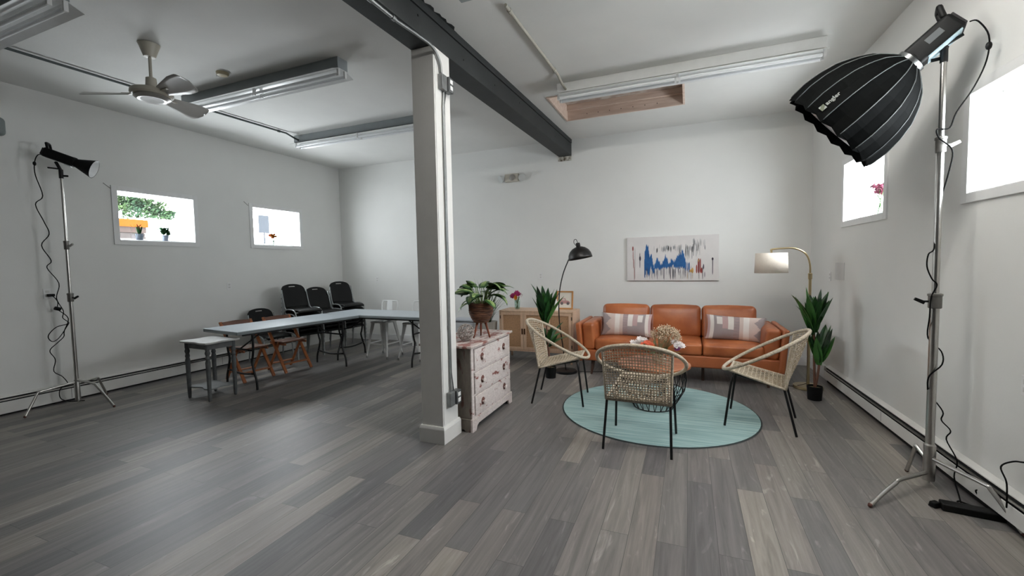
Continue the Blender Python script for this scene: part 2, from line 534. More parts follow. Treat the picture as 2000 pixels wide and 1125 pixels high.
# dark beam
BD = Vector((0.026, 1, 0)).normalized()
BEAM = mat('charcoal_beam_paint', (43, 46, 46), 0.62, var=0.2, vscale=5, bump=0.12, bscale=25)
def beam_pt(u, y, z):   # u: 0 left .. 1 right
    return Vector((-2.175 + 0.22 * u + 0.026 * (y - 3.17), y, z))
def beam_box(mb, u0, u1, y0, y1, z0, z1):
    vs = [beam_pt(u, y, z) for z in (z0, z1) for y in (y0, y1) for u in (u0, u1)]
    mb.add(vs, [(0, 2, 3, 1), (4, 5, 7, 6), (0, 1, 5, 4), (2, 6, 7, 3), (0, 4, 6, 2), (1, 3, 7, 5)])
bb = MB(); beam_box(bb, 0, 1, YF, YB - 0.001, 3.362, 3.56)
beam = bb.build('ceiling_beam', BEAM, bevel=0.004)
tag(beam, 'long charcoal painted beam running along the ceiling onto the pillar', 'beam')
nb = MB(); beam_box(nb, 0.03, 1.03, YF, YB - 0.001, 3.568, ZC - 0.001)
nb.build('top_plate', BEAM, beam, bevel=0.003)
rnd = random.Random(3)
for k in range(34):
    y = -0.5 + k * 0.23 + rnd.uniform(-.05, .05)
    p = beam_pt(1.0, y, 3.47 + rnd.uniform(-.03, .03)) + Vector((0.001, 0, 0))
    if k % 3 == 0: MB().cyl(p, p + Vector((0.004, 0, 0)), 0.008, 8).build('bolt_head', BLACKM, beam)
# torn ceiling paper beside the beam
tp = MB(); pts = []
for k in range(60):
    y = 0.9 + k * 0.045
    pts.append((beam_pt(1.03, y, ZC - 0.002), beam_pt(1.03, y, ZC - 0.002) + Vector((max(0.0, rnd.uniform(-0.01, 0.045)), 0, 0))))
for (a, b_), (c, d) in zip(pts[:-1], pts[1:]):
    tp.add([a, b_, d, c], [(0, 1, 2, 3)])
tp.build('torn_edge', BEAM, beam, solid=0.003)
pp = MB()
pp.box(-2.08, -1.85, YB - 0.012, YB, 3.285, 3.361)
pkt = pp.build('plaster_pocket', mat('raw_plaster', (196, 192, 182), 0.9, var=0.3, rgb2=(90, 80, 66), vscale=18, bump=0.6, bscale=30))
tag(pkt, 'ragged patch of raw plaster on the back wall under the beam end', 'plaster patch')

# ceiling hatch
t = thing('ceiling_hatch', 'open unpainted wooden roof hatch recess in the ceiling behind the right strip light', 'hatch', ((HX0 + HX1) / 2, (HY0 + HY1) / 2, ZC))
HW = mat('bare_pine_pinkish', (222, 202, 188), 0.75, var=0.1, rgb2=(204, 180, 164), vscale=4, stretch=(.6, 6, 6))
wx, wy = (HX1 - HX0) / 2, (HY1 - HY0) / 2
for (x0, x1, y0, y1) in ((-wx, wx, wy - .025, wy), (-wx, wx, -wy, -wy + .025), (-wx, -wx + .025, -wy + .025, wy - .025), (wx - .025, wx, -wy + .025, wy - .025)):
    MB().box(x0, x1, y0, y1, -0.012, 0.2).build('frame_board', HW, t, bevel=0.002)
hb = MB(); hb.box(-wx, wx, wy - .07, wy - .03, 0.12, 0.2); hb.build('inner_batten', HW, t, bevel=0.002)
MB().box(-wx, wx, -wy, wy, 0.2, 0.23).build('lid', mat('stained_hatch_board', (206, 196, 186), 0.85, var=0.4, rgb2=(176, 156, 144), vscale=9), t)
for k in range(7):
    x = -0.5 + k * 0.16
    MB().cyl((x, wy - .0255, 0.05), (x, wy - .029, 0.05), 0.006, 8).build('nail_head', BLACKM, t)

# ------------------------------------------------ heaters
HM = mat('heater_enamel', (222, 221, 217), 0.4, var=0.03)
GAP_SHADE = mat('painted_gap_shade', (20, 20, 20), 0.8)  # near-black colour standing in for shade inside gaps and recesses
def heater(mtx, u0, u1, label, zb):
    root = thing('baseboard_heater', label, 'heater')
    c = MB(mtx)
    c.box(u0, u1, -0.065, -0.058, zb, 0.148)
    c.build('front_panel', HM, root, bevel=0.004)
    c = MB(mtx)
    c.prism([(u0, -0.002, 0.196), (u0, -0.048, 0.19), (u0, -0.046, 0.198), (u0, -0.002, 0.212)], (0, 0, 0), (u1 - u0, 0, 0))
    c.build('top_cover', HM, root, bevel=0.002)
    MB(mtx).box(u0 + .01, u1 - .01, -0.040, -0.002, zb, 0.189).build('slot_shade', GAP_SHADE, root)  # solid dark core, its colour painting the shade inside the slot
    MB(mtx).tube([(u0 + .01, -.053, .166), (u1 - .01, -.053, .166)], .0085, 8).build('damper_bar', CHROME, root, smooth=True)
    MB(mtx).box(u0, u0 + .008, -.065, -.002, zb, .2).build('end_cap', HM, root)
    MB(mtx).box(u0 + .01, u1 - .01, -0.03, -0.002, 0.0, zb).build('underside', GAP_SHADE, root)  # dark strip filling the gap below, shade painted as colour
    if True:
        x = u0 + 1.6
        while x < u1 - 0.5:
            MB(mtx).box(x, x + 0.004, -0.0665, -0.0652, zb + .01, 0.15).build('panel_joint', GREYP, root); x += 1.83
heater(ML, -2.5, 6.2, 'long white baseboard heater along the left wall under the two small windows', 0.02)
heater(MR, 0.9, 9.9, 'long white baseboard heater along the right wall behind the big light stand', 0.05)

# ------------------------------------------------ outlets
def outlet(mtx, u, z, label, w=0.072, h=0.115, blank=False):
    t = thing('wall_outlet', label, 'outlet')
    MB(mtx).box(u - w / 2, u + w / 2, -0.007, -0.001, z - h / 2, z + h / 2).build('cover_plate', TRIM, t, bevel=0.003)
    s = MB(mtx)
    for dz in (-0.022, 0.022):
        s.box(u - .016, u + .016, -0.009, -0.007, z + dz - .014, z + dz + .014)
    s.build('socket', mat('socket_ivory', (205, 204, 200), 0.5), t)
    return t
MBK = Matrix.Translation((0, YB, 0))
outlet(ML, 2.64, 1.30, 'white wall outlet with a black plug in it beside the left light stand')
outlet(ML, 4.81, 1.27, 'white wall outlet on the left wall below and between the two small windows')
outlet(MBK, -6.02, 1.27, 'white wall outlet on the back wall in the far left corner above the tables')
outlet(MBK, -2.43, 1.32, 'white wall outlet on the back wall above the cane cabinet')
outlet(MR, YB - 6.5, 1.32, 'white wall outlet on the right wall beside the brass lamp')
outlet(MR, YB - 3.25, 0.82, 'white wall outlet low on the right wall at the picture edge')
pl = MB(MR).box(YB - 6.32, YB - 6.02, -0.004, -0.001, 1.29, 1.49).build('blank_cover_panel', mat('panel_paint', (214, 214, 213), 0.6), bevel=0.001)
tag(pl, 'blank painted rectangular cover panel on the right wall beside the outlet', 'wall panel')
sp = MB(); rbox(sp, (XL + .05, 2.27, 3.13), (.05, .12, .1), .045, 4)
sp = sp.build('wall_sensor', mat('grey_sensor_shell', (120, 128, 128), 0.5), smooth=True)
tag(sp, 'grey rounded fixture high on the left wall at the picture edge', 'wall fixture')

# ------------------------------------------------ emergency light
t = thing('emergency_light', 'twin-headed emergency light box high on the back wall left of centre', 'emergency light', (-2.93, YB, 3.08))
EM = mat('aged_plastic', (200, 194, 182), 0.5)
MB().box(-.13, .13, -.075, -.002, -.07, .07).build('housing', EM, t, bevel=0.01)
MB().lathe([(.05, 0), (.055, .01), (.04, .02)], 16, (0.02, -.076, 0), (0, -1, 0)).build('lens', mat('dusty_lens', (150, 146, 140), 0.3), t, smooth=True, auto=.6)
for s in (-1, 1):
    h = MB().lathe([(.02, -.04), (.05, -.02), (.065, .03), (.065, .04)], 18, (s * .19, -.06, 0.0), (s * .5, -.8, -.45)).build('lamp_head', mat('lamp_head_plastic', (196, 198, 196), 0.45), t, smooth=True, auto=.6)
    MB().cyl((s * .12, -.04, .02), (s * .18, -.05, 0), .012, 10).build('swivel', EM, h, smooth=True, auto=.6)

# ------------------------------------------------ fluorescent fixtures
FH = mat('fixture_enamel', (228, 229, 228), 0.35, var=0.05)
FHg = mat('fixture_enamel_grey', (150, 156, 158), 0.35, var=0.06)
TUBE = mat('unlit_fluorescent_tube', (236, 238, 240), 0.15)
def fixture(x0, x1, y, label, lit=0, hm=FH, lead=0.0):
    t = thing('strip_light', label, 'ceiling light', ((x0 + x1) / 2, y, ZC), 0, 'fluorescent strip lights')
    L2 = (x1 - x0) / 2
    if lead: MB().box(-L2 - lead, -L2 - .003, -.12, .12, -.135, -.001).build('blank_end_box', hm, t, bevel=.004)  # blank grey end added so the lit tubes start out of view
    MB().box(-L2, L2, -.065, .065, -.105, -.001).build('housing', hm, t, bevel=0.003)
    r = MB()
    for s in (-1, 1):
        r.prism([(-L2, s * .05, -.106), (-L2, s * .15, -.148), (-L2, s * .15, -.152), (-L2, s * .05, -.110)], (0, 0, 0), (2 * L2, 0, 0))
    r.box(-L2, L2, -.05, .05, -.110, -.106)
    r.build('reflector', FH, t)
    tm = TUBE
    if lit:
        tm = bpy.data.materials.get('lit_fluorescent_tube') or None
        if tm is None:
            tm = bpy.data.materials.new('lit_fluorescent_tube'); tm.use_nodes = True
            bs = tm.node_tree.nodes['Principled BSDF']
            bs.inputs['Emission Color'].default_value = (1, 0.97, 0.92, 1); bs.inputs['Emission Strength'].default_value = lit
    for s in (-1, 1):
        for (a, b_) in ((-L2 + .03, -.03), (.03, L2 - .03)):
            MB().cyl((a, s * .045, -.163), (b_, s * .045, -.163), .016, 12).build('fluorescent_tube', tm, t, smooth=True, auto=.6)
    for x in (-L2 + .012, 0, L2 - .012):
        for s in (-1, 1):
            MB().box(x - .011, x + .011, s * .045 - .014, s * .045 + .014, -.182, -.105).build('lamp_holder', TRIM, t, bevel=.002)
    MB().box(-L2 - .002, -L2 + .012, -.066, .066, -.106, -.002).build('end_cap', hm, t)
    MB().box(L2 - .012, L2 + .002, -.066, .066, -.106, -.002).build('end_cap', hm, t)
    return t
fixture(-6.67, -4.22, 1.78, 'strip light at the top left corner of the ceiling, nearest the left wall', hm=FHg)
fixture(-5.65, -3.23, 3.52, 'grey strip light beside the ceiling fan', hm=FHg)
fixture(-5.8, -3.32, 5.26, 'grey strip light far back whose right end passes behind the pillar', hm=FHg)
fixture(-1.43, 1.2, 5.08, 'white strip light right of the beam hanging before the open hatch')
fixture(-1.22, 1.2, 2.86, 'strip light at the top picture edge right of the beam, only its end in view', lit=56, hm=FHg, lead=.36)

# ------------------------------------------------ conduits
def conduit(pts, label, r=0.011, m=GALV, name='conduit', fit=None):
    t = thing(name, label, 'conduit', pts[0])
    o = Vector(pts[0])
    MB().tube([Vector(p) - o for p in pts], r, 10).build('pipe', m, t, smooth=True, auto=.7)
    if fit:
        c = MB()
        for (p, d) in fit:
            p = Vector(p) - o; d = Vector(d).normalized()
            c.cyl(p - d * .018, p + d * .018, r * 1.45, 10)
        c.build('coupling', m, t, smooth=True, auto=.7)
    return t
GW = mat('painted_conduit', (176, 172, 160), 0.5)
GD = mat('dark_conduit', (78, 84, 84), 0.5, metal=.5)
conduit([(-5.82, -1.0, 3.61), (-5.82, 1.64, 3.61)], 'grey conduit on the ceiling running to the top left strip light', .013, GD)
conduit([(-5.81, 1.93, 3.61), (-5.78, 3.35, 3.61)], 'grey conduit on the ceiling crossing behind the fan to the middle strip light', .013, GD)
conduit([(-5.77, 3.68, 3.61), (-5.72, 4.98, 3.61), (-5.71, 5.12, 3.57), (-5.71, 5.2, 3.56)], 'grey conduit on the ceiling between the fan light and the far strip light', .013, GD, fit=[((-5.727, 4.86, 3.61), (0, 1, 0))])
conduit([(-1.36, 3.31, 3.61), (-1.335, 4.72, 3.61), (-1.33, 4.88, 3.57), (-1.325, 5.01, 3.555)], 'cream painted conduit on the ceiling leading to the right strip light', .014, GW, fit=[((-1.36, 3.4, 3.61), (0, 1, 0)), ((-1.337, 4.6, 3.61), (0, 1, 0))])
# conduit along the beam and down the pillar
cx = -1.955
pts = [(-2.05, -3.3, 3.345), (-1.99, 2.75, 3.345), (-1.965, 2.98, 3.345), (-1.935, 3.13, 3.32), (-1.935, 3.235, 3.25), (-1.937, 3.265, 3.15)]
pts = [pts[0]] + [tuple(p) for p in catmull([Vector(p) for p in pts[1:]], 6)]
conduit(pts, 'steel conduit along the underside of the beam bending down onto the pillar', .0125, GALV, fit=[((-1.993, 2.45, 3.345), (0, 1, 0)), ((-1.99, 2.7, 3.345), (0, 1, 0))])
t = conduit([(cx + .013, 3.30, 3.03), (cx + .013, 3.285, 2.9), (cx + .013, 3.285, 0.43)], 'pair of thin steel conduits running down the pillar side between its boxes', .0085, GALV, fit=[((cx + .013, 3.285, 1.0), (0, 0, 1))])
o = Vector((cx + .013, 3.30, 3.03))
MB().tube([Vector(p) - o for p in ((cx + .013, 3.335, 3.03), (cx + .013, 3.31, 2.92), (cx + .013, 3.305, 2.8), (cx + .013, 3.305, .6), (cx + .013, 3.335, .43))], .0065, 8).build('second_pipe', GALV, t, smooth=True)
def jbox(z, label):
    t = thing('junction_box', label, 'junction box', (cx, 3.28, z))
    MB().box(0.001, .045, -.05, .03, -.062, .062).build('back_box', GALV, t, bevel=.004)
    MB().box(0.001, .06, .035, .115, -.062, .062).build('outlet_box', mat('steel_box_dark', (112, 114, 115), .4, metal=.7), t, bevel=.006)
    s = MB()
    for dz in (-.026, .026):
        s.box(.06, .063, .052, .098, dz - .018, dz + .018)
    s.build('socket', TRIM, t, bevel=.004)
jbox(3.09, 'upper grey electrical box with white sockets near the top of the pillar')
jbox(0.37, 'lower grey electrical box with white sockets near the foot of the pillar')

# ------------------------------------------------ smoke detector
t = thing('smoke_detector', 'small cream smoke detector on the ceiling beside the grey strip light', 'smoke detector', (-4.6, 3.24, ZC))
CREAM = mat('yellowed_plastic', (190, 178, 148), 0.5)
MB().lathe([(.06, 0), (.06, -.012), (.05, -.03), (.03, -.036)], 20).build('body', CREAM, t, smooth=True, auto=.5)
MB().box(-.09, -.06, -.012, .012, -.03, -.0).build('bracket', TRIM, t)
# ================================================================== left half of the room
# ------------------------------------------------ ceiling fan
FAN = mat('fan_cream_enamel', (176, 170, 156), 0.45, var=0.05)
FANB = mat('fan_blade_enamel', (186, 183, 178), 0.3, var=0.05)
t = thing('ceiling_fan', 'cream three-bladed ceiling fan hanging by a rod near the left wall', 'ceiling fan', (-4.62, 2.57, ZC))
MB().lathe([(.075, 0), (.085, -.006), (.075, -.03), (.055, -.09), (.045, -.12), (.02, -.125)], 24).build('canopy', FAN, t, smooth=True, auto=.6)
MB().cyl((0, 0, -.12), (0, 0, -.33), .013, 12).build('down_rod', FAN, t, smooth=True, auto=.6)
MB().lathe([(.02, -.30), (.04, -.31), (.045, -.38), (.05, -.40), (.13, -.415), (.16, -.43), (.165, -.46), (.15, -.475), (.12, -.48)], 28).build('motor_housing', FAN, t, smooth=True, auto=.5)
MB().lathe([(.0, -.5005), (.088, -.507)], 24, cap0=False, cap1=False).build('bottom_cap', mat('fan_cap_grey', (112, 106, 96), .6), t)
MB().lathe([(.135, -.478), (.14, -.49), (.11, -.51), (.085, -.505), (.06, -.50), (.02, -.50)], 28).build('bottom_ring', mat('fan_ring_chrome', (150, 146, 140), .35, metal=.3), t, smooth=True, auto=.5)
for ang in (-3, 105, 207):
    a = math.radians(ang); pit = math.radians(-24)
    bl = MB()
    d = Vector((math.cos(a), math.sin(a), 0)); s = Vector((-math.sin(a), math.cos(a), 0)) * math.cos(pit) + Vector((0, 0, math.sin(pit)))
    def fb(u, v):
        r = .17 + .42 * u
        w = .055 + .05 * min(1, u * 1.6)
        if u > .85: w *= math.sqrt(max(0.02, 1 - ((u - .85) / .15) ** 2))
        return Vector((0, 0, -.445)) + d * r + s * (2 * v - 1) * w + Vector((0, 0, -.01 * (2 * v - 1) ** 2))
    bl.grid(fb, 24, 6)
    o = bl.build('blade', FANB, t, smooth=True, solid=.004)
    MB().bar(Vector((0, 0, -.45)) + d * .14, Vector((0, 0, -.448)) + d * .26, .03, .008).build('blade_bracket', FAN, o, bevel=.002)

# ------------------------------------------------ C-stands and studio lights
def cstand(name_label, px, py, base_z, leg_specs, tops, joints, radii, loc_label):
    t = thing('light_stand', name_label, 'light stand', (px, py, 0))
    z = [base_z] + tops
    for i in range(len(tops)):
        MB().cyl((0, 0, z[i] - (0.02 if i else 0)), (0, 0, z[i + 1]), radii[i], 14).build('column', CHROME, t, smooth=True, auto=.6)
    for i, (jz, ang, col) in enumerate(joints):
        r = radii[i] * 1.45
        j = MB().lathe([(r * .9, -.045), (r, -.04), (r, .035), (r * 1.12, .037), (r * 1.12, .05), (r * .8, .055)], 16, (0, 0, jz)).build('clamp_collar', mat('cast_grey_metal', (120, 118, 114), .45, metal=.7), t, smooth=True, auto=.5)
        d = Vector((math.cos(ang), math.sin(ang), 0)); k = MB()
        k.cyl(Vector((0, 0, jz)) + d * r * .8, Vector((0, 0, jz)) + d * (r + .03), .007, 8)
        up = Vector((0, 0, 1)) * .45 + d * .9
        c = Vector((0, 0, jz + .004)) + d * (r + .045)
        k.obox(c, d.cross(Vector((0, 0, 1))), Vector((0, 0, 1)).cross(d).cross(up), up, .006, .012, .03, 1.3, .8)
        k.build('clamp_knob', col, j, bevel=.003)
    hub = MB()
    hub.lathe([(radii[0] * 1.35, base_z), (radii[0] * 1.35, base_z + .24), (radii[0] * 1.1, base_z + .25)], 16)
    hub.cyl((0, 0, .025 if base_z > .03 else .0), (0, 0, base_z), .008, 8)
    hub.build('hub', CHROME, t, smooth=True, auto=.5)
    for (hz, bx, by, bz, fx, fy) in leg_specs:
        P = [Vector((0, 0, hz)), Vector((bx * .5, by * .5, (hz * .5 + bz * .5))), Vector((bx * .93, by * .93, bz)), Vector((bx * 1.02, by * 1.02, bz - .015)), Vector(((bx + fx) / 2 * 1.0, (by + fy) / 2, (bz + .01) / 2)), Vector((fx, fy, .013))]
        l = MB().tube(P, .0125, 10, smooth=5).build('leg', CHROME, t, smooth=True, auto=.7)
        MB().ball((fx, fy, .014), .0138, 8, 6).build('rubber_foot', mat('foot_rubber_brown', (84, 48, 38), .7), l, smooth=True)
    return t
BK = BLACKP
GREYK = mat('pale_knob', (176, 174, 168), .5)
# left stand
cstand('tall steel light stand by the left wall with a black studio light on top', -6.6, 2.70, .05,
       [(.27, -.02, -.32, .235, .05, -.46), (.29, .34, .02, .27, .55, .08), (.25, -.10, .24, .25, -.16, .34)],
       [1.27, 1.87, 2.62], [(1.25, 0.3, BK), (1.85, 0.2, GREYK)], [.019, .016, .013], '')
def studio_light(label, tail, head, rad, stand_top, reflector, yoke_side=1):
    tail = Vector(tail); head = Vector(head); d = (head - tail).normalized(); L = (head - tail).length
    up = Vector((0, 0, 1)); s = d.cross(up).normalized(); u = s.cross(d)
    t = thing('studio_light', label, 'studio light', stand_top)
    o = Vector(stand_top)
    m = Matrix((s, d, u)).transposed().to_4x4(); m.translation = tail - o
    b = MB(m)
    rbox(b, (0, L * .5, 0), (rad, L * .5, rad), rad * .35, 3)
    b.build('body', BLACKP, t, smooth=True)
    r = MB(m)
    r.lathe([(rad * 1.02, L * .9), (rad * 1.08, L * .92), (rad * 1.08, L), (rad * .95, L + .005)], 24, (0, 0, 0), (0, 1, 0))
    r.build('mount_ring', BLACKP, t, smooth=True, auto=.5)
    # rear carry handle
    h = MB(m).tube([(-rad * .75, .03, rad * .9), (-rad * .75, .01, rad * 1.6), (-rad * .6, .0, rad * 1.9), (rad * .6, .0, rad * 1.9), (rad * .75, .01, rad * 1.6), (rad * .75, .03, rad * .9)], rad * .24, 8, smooth=4)
    h.build('carry_handle', BLACKP, t, smooth=True)
    cp = MB(m); cp.box(-rad * .8, rad * .8, -.012, .002, -rad * .75, rad * .75); cp.build('rear_panel', BLACKM, t, bevel=.004)
    # yoke bracket down to the stand spigot
    c = tail + d * L * .45 - o
    y = MB()
    y.cyl((0, 0, -.05), (0, 0, .05), .02, 12)
    y.bar((0, 0, .04), c - u * (rad + .012), .03, .02)
    y.build('yoke', BLACKM, t, bevel=.003)
    y = MB()
    y.bar(Vector((0, 0, .055)), Vector((0, 0, .04)) + (-s if yoke_side < 0 else s) * .02 - d * .11 - Vector((0, 0, .02)), .022, .014)
    y.build('tilt_lever', BLACKP, t, bevel=.003)
    y = MB().bar((0, 0, -.02), (0, 0, -.02) + d * .05 * Vector((1, 1, 0)).length if False else Vector((0, 0, -.02)) + Vector((d.x, d.y, 0)).normalized() * .06, .012, .02)
    y.build('clamp_lever', BLACKP, t, bevel=.002)
    if reflector:
        f = MB(m)
        f.lathe([(rad * .9, L), (rad * .95, L + .02), (reflector, L + .17), (reflector * 1.02, L + .175)], 32, (0, 0, 0), (0, 1, 0), cap0=False, cap1=False)
        f.build('reflector', BLACKP, t, smooth=True, solid=.002)
        f = MB(m)
        f.lathe([(rad * .6, L + .03), (rad * .85, L + .035), (reflector * .975, L + .174)], 32, (0, 0, 0), (0, 1, 0), cap1=False)
        f.build('reflector_lining', mat('reflector_white', (225, 226, 226), .35), t, smooth=True, auto=.8)
    return t, m, o, d, s, u, L
t, m, o, d, s, u, L = studio_light('black studio light with a round white-lined reflector on the left stand', (-6.70, 2.61, 2.90), (-6.53, 2.80, 2.80), .052, (-6.6, 2.70, 2.66), .105)
MB(m).box(-.02, .02, L * .72, L * .95, -.066, -.054).build('label_reflection_patch', mat('white_label', (220, 222, 224), .5), t)
c = MB()
P = [(-6.61, 2.59, 2.84), (-6.62, 2.53, 2.84), (-6.63, 2.50, 2.75), (-6.66, 2.51, 2.62), (-6.67, 2.56, 2.40), (-6.68, 2.50, 2.30), (-6.69, 2.56, 2.12), (-6.7, 2.60, 1.98), (-6.7, 2.53, 1.85), (-6.7, 2.60, 1.68), (-6.7, 2.56, 1.6), (-6.7, 2.65, 1.42), (-6.7, 2.62, 1.25), (-6.7, 2.67, 1.1), (-6.7, 2.66, 1.02), (-6.7, 2.71, .95), (-6.7, 2.60, .92), (-6.71, 2.53, .83), (-6.71, 2.56, .76), (-6.7, 2.62, .80), (-6.7, 2.71, .95)]
c.tube(P, .0045, 6, smooth=5)
c.tube([(-6.94, 2.655, 1.28), (-6.88, 2.66, 1.27), (-6.86, 2.69, 1.2), (-6.86, 2.68, 1.12), (-6.82, 2.68, 1.1), (-6.78, 2.74, 1.0), (-6.74, 2.68, .86), (-6.71, 2.66, .8), (-6.7, 2.60, .74), (-6.7, 2.53, .66), (-6.7, 2.57, .55), (-6.7, 2.55, .42), (-6.7, 2.62, .34), (-6.7, 2.66, .24), (-6.72, 2.60, .2), (-6.73, 2.60, .09), (-6.73, 2.68, .03), (-6.7, 2.80, .006)], .0045, 6, smooth=5)
cb_ = c.build('power_cable', CABLE, smooth=True)
tag(cb_, 'black power cable dangling down the left stand to the wall outlet', 'cable')
pb = MB(); pb.box(-6.94, -6.89, 2.63, 2.685, 1.265, 1.295); pb.cyl((-6.86, 2.66, 1.13), (-6.86, 2.71, 1.11), .022, 10)
pb.build('plug', BLACKP, cb_, bevel=.003)
ck = MB(); ck.ball((-6.633, 2.50, 2.74), .016, 8, 6, (1, 1, 1.5)); ck.build('ferrite_bead', BLACKP, cb_, smooth=True)

# ------------------------------------------------ grey end table
GT = mat('grey_painted_wood', (88, 91, 92), .6, var=.25, vscale=15, bump=.1)
GTT = mat('pale_worn_table_top', (196, 196, 194), .5, var=.15, vscale=10)
t = thing('end_table', 'small grey end table with turned legs and pale scalloped top before the folding table', 'table', (-5.38, 3.45, 0), -.05)
def scal(hx, hy, z0, z1, amp):
    pts = []
    n = 24
    for side in range(4):
        for k in range(n):
            v = -1 + 2 * k / n
            e = amp * math.cos(v * PI * 1.5) * (1 if abs(v) < .92 else .3)
            if side == 0: pts.append((v * hx, -hy + e * .9, z0))
            elif side == 1: pts.append((hx - e, v * hy, z0))
            elif side == 2: pts.append((-v * hx, hy - e * .9, z0))
            else: pts.append((-hx + e, -v * hy, z0))
    return MB().prism(pts, (0, 0, z0), (0, 0, z1))
scal(.255, .2, .68, .70, .012).build('top', GTT, t, bevel=.003)
a = MB()
for (x0, x1, y0, y1) in ((-.2, .2, -.155, -.14), (-.2, .2, .14, .155), (-.215, -.2, -.14, .14), (.2, .215, -.14, .14)): a.box(x0, x1, y0, y1, .61, .68)
a.build('apron', GT, t, bevel=.002)
for sx in (-1, 1):
    for sy in (-1, 1):
        MB().lathe([(.012, 0), (.017, .01), (.02, .06), (.022, .2), (.024, .35), (.027, .46), (.02, .49), (.026, .51), (.019, .54), (.027, .565), (.027, .575), (.02, .6), (.024, .61), (.024, .68)], 14, (sx * .2, sy * .15, 0)).build('leg', GT, t, smooth=True, auto=.5)
scal(.19, .14, .13, .145, .02).build('lower_shelf', mat('grey_shelf_paint', (120, 123, 124), .6, var=.2), t, bevel=.002)

# ------------------------------------------------ folding tables
TT = mat('folding_table_top', (176, 184, 190), .32, var=.03, vscale=4)
TE = mat('folding_table_edge', (120, 128, 130), .45)
def folding_table(label, loc, rz, ln, wd, H=.78):
    t = thing('folding_table', label, 'table', loc, rz, 'folding tables')
    hl, hw = ln / 2, wd / 2
    MB().box(-hw, hw, -hl, hl, H - .012, H).build('tabletop', TT, t, bevel=.004)
    MB().box(-hw + .002, hw - .002, -hl + .002, hl - .002, H - .045, H - .012).build('edge_skirt', TE, t, bevel=.006)
    f = MB()
    for s in (-1, 1):
        f.box(s * (hw - .07) - .012, s * (hw - .07) + .012, -hl + .1, hl - .1, H - .07, H - .045)
    f.build('frame_rail', BLACKM, t)
    for e in (-1, 1):
        y = e * (hl - .24)
        for s in (-1, 1):
            P = [(s * (hw - .1), y, H - .05), (s * (hw - .1), y, .52), (s * (hw - .12), y, .42), (s * (hw - .14), y + e * .0, .35), (s * (hw - .1), y, .22), (s * (hw - .06), y, .12), (s * (hw - .05), y, .0)]
            MB().tube(P, .014, 10, smooth=4).build('leg', BLACKM, t, smooth=True, auto=.7)
        c = MB()
        c.tube([(-(hw - .1), y, .2), (0, y, .175), (hw - .1, y, .2)], .013, 8, smooth=4)
        c.tube([(-(hw - .1), y, .5), (hw - .1, y, .5)], .011, 8)
        c.build('crossbar', BLACKM, t, smooth=True)
        MB().tube([(0, y, .5), (0, y - e * .36, H - .06)], .01, 8).build('brace', BLACKM, t, smooth=True)
    return t
folding_table('grey folding table running along the left wall from the end table', (-5.35, 4.55, 0), -.13, 1.86, .80)
folding_table('grey folding table set across the far end, reaching behind the pillar', (-4.63, 5.80, 0), PI / 2 - .03, 1.98, .74)

# ------------------------------------------------ wooden folding chairs (local +y forward)
HON = mat('honey_varnished_wood', (158, 92, 50), .4, var=.25, vscale=5, stretch=(6, 6, 1))
BRW = mat('brown_varnished_wood', (104, 62, 40), .35, var=.3, vscale=5, stretch=(1, 8, 8))
def wood_chair(label, loc, rz):
    t = thing('wooden_folding_chair', label, 'chair', loc, rz, 'wooden folding chairs')
    for s in (-1, 1):
        MB().bar((s * .205, -.27, .81), (s * .205, .24, .012), .022, .042, (1, 0, 0)).build('leg', HON, t, bevel=.004)
        MB().bar((s * .178, .06, .46), (s * .178, -.23, .012), .02, .036, (1, 0, 0)).build('leg', HON, t, bevel=.004)
    n = 12; up = []; dn = []
    for k in range(n + 1):
        x = -.195 + .39 * k / n; e = .028 * (math.sin(PI * k / n) ** 2) + .008 * math.cos(2 * PI * k / n)
        up.append((x, -.262, .80 + e * .8)); dn.append((x, -.24, .715 + e * .3))
    br = MB().prism(up + dn[::-1], (0, 0, 0), (0, .016, .004))
    br.build('back_rail', BRW, t, bevel=.003)
    st = MB()
    for k in range(4):
        y = -.15 + k * .083
        st.box(-.19, .19, y, y + .07, .44 + k * .002, .458 + k * .002)
    st.build('seat', BRW, t, bevel=.003)
    fr = MB()
    for s in (-1, 1): fr.box(s * .165 - .01, s * .165 + .01, -.17, .19, .41, .44)
    fr.build('seat_frame', HON, t, bevel=.002)
    fr = MB(); fr.bar((-.2, .165, .135), (.2, .165, .135), .07, .016, (0, 0, 1)); fr.build('front_stretcher', HON, t, bevel=.003)
    fr = MB(); fr.bar((-.18, -.165, .115), (.18, -.165, .115), .06, .014, (0, 0, 1)); fr.build('rear_stretcher', HON, t, bevel=.003)
    return t
wood_chair('brown wooden folding chair at the table, nearer the grey end table', (-5.73, 4.19, 0), -PI / 2 - .10)
wood_chair('brown wooden folding chair at the table, nearer the black chair stacks', (-5.64, 4.77, 0), -PI / 2 - .12)

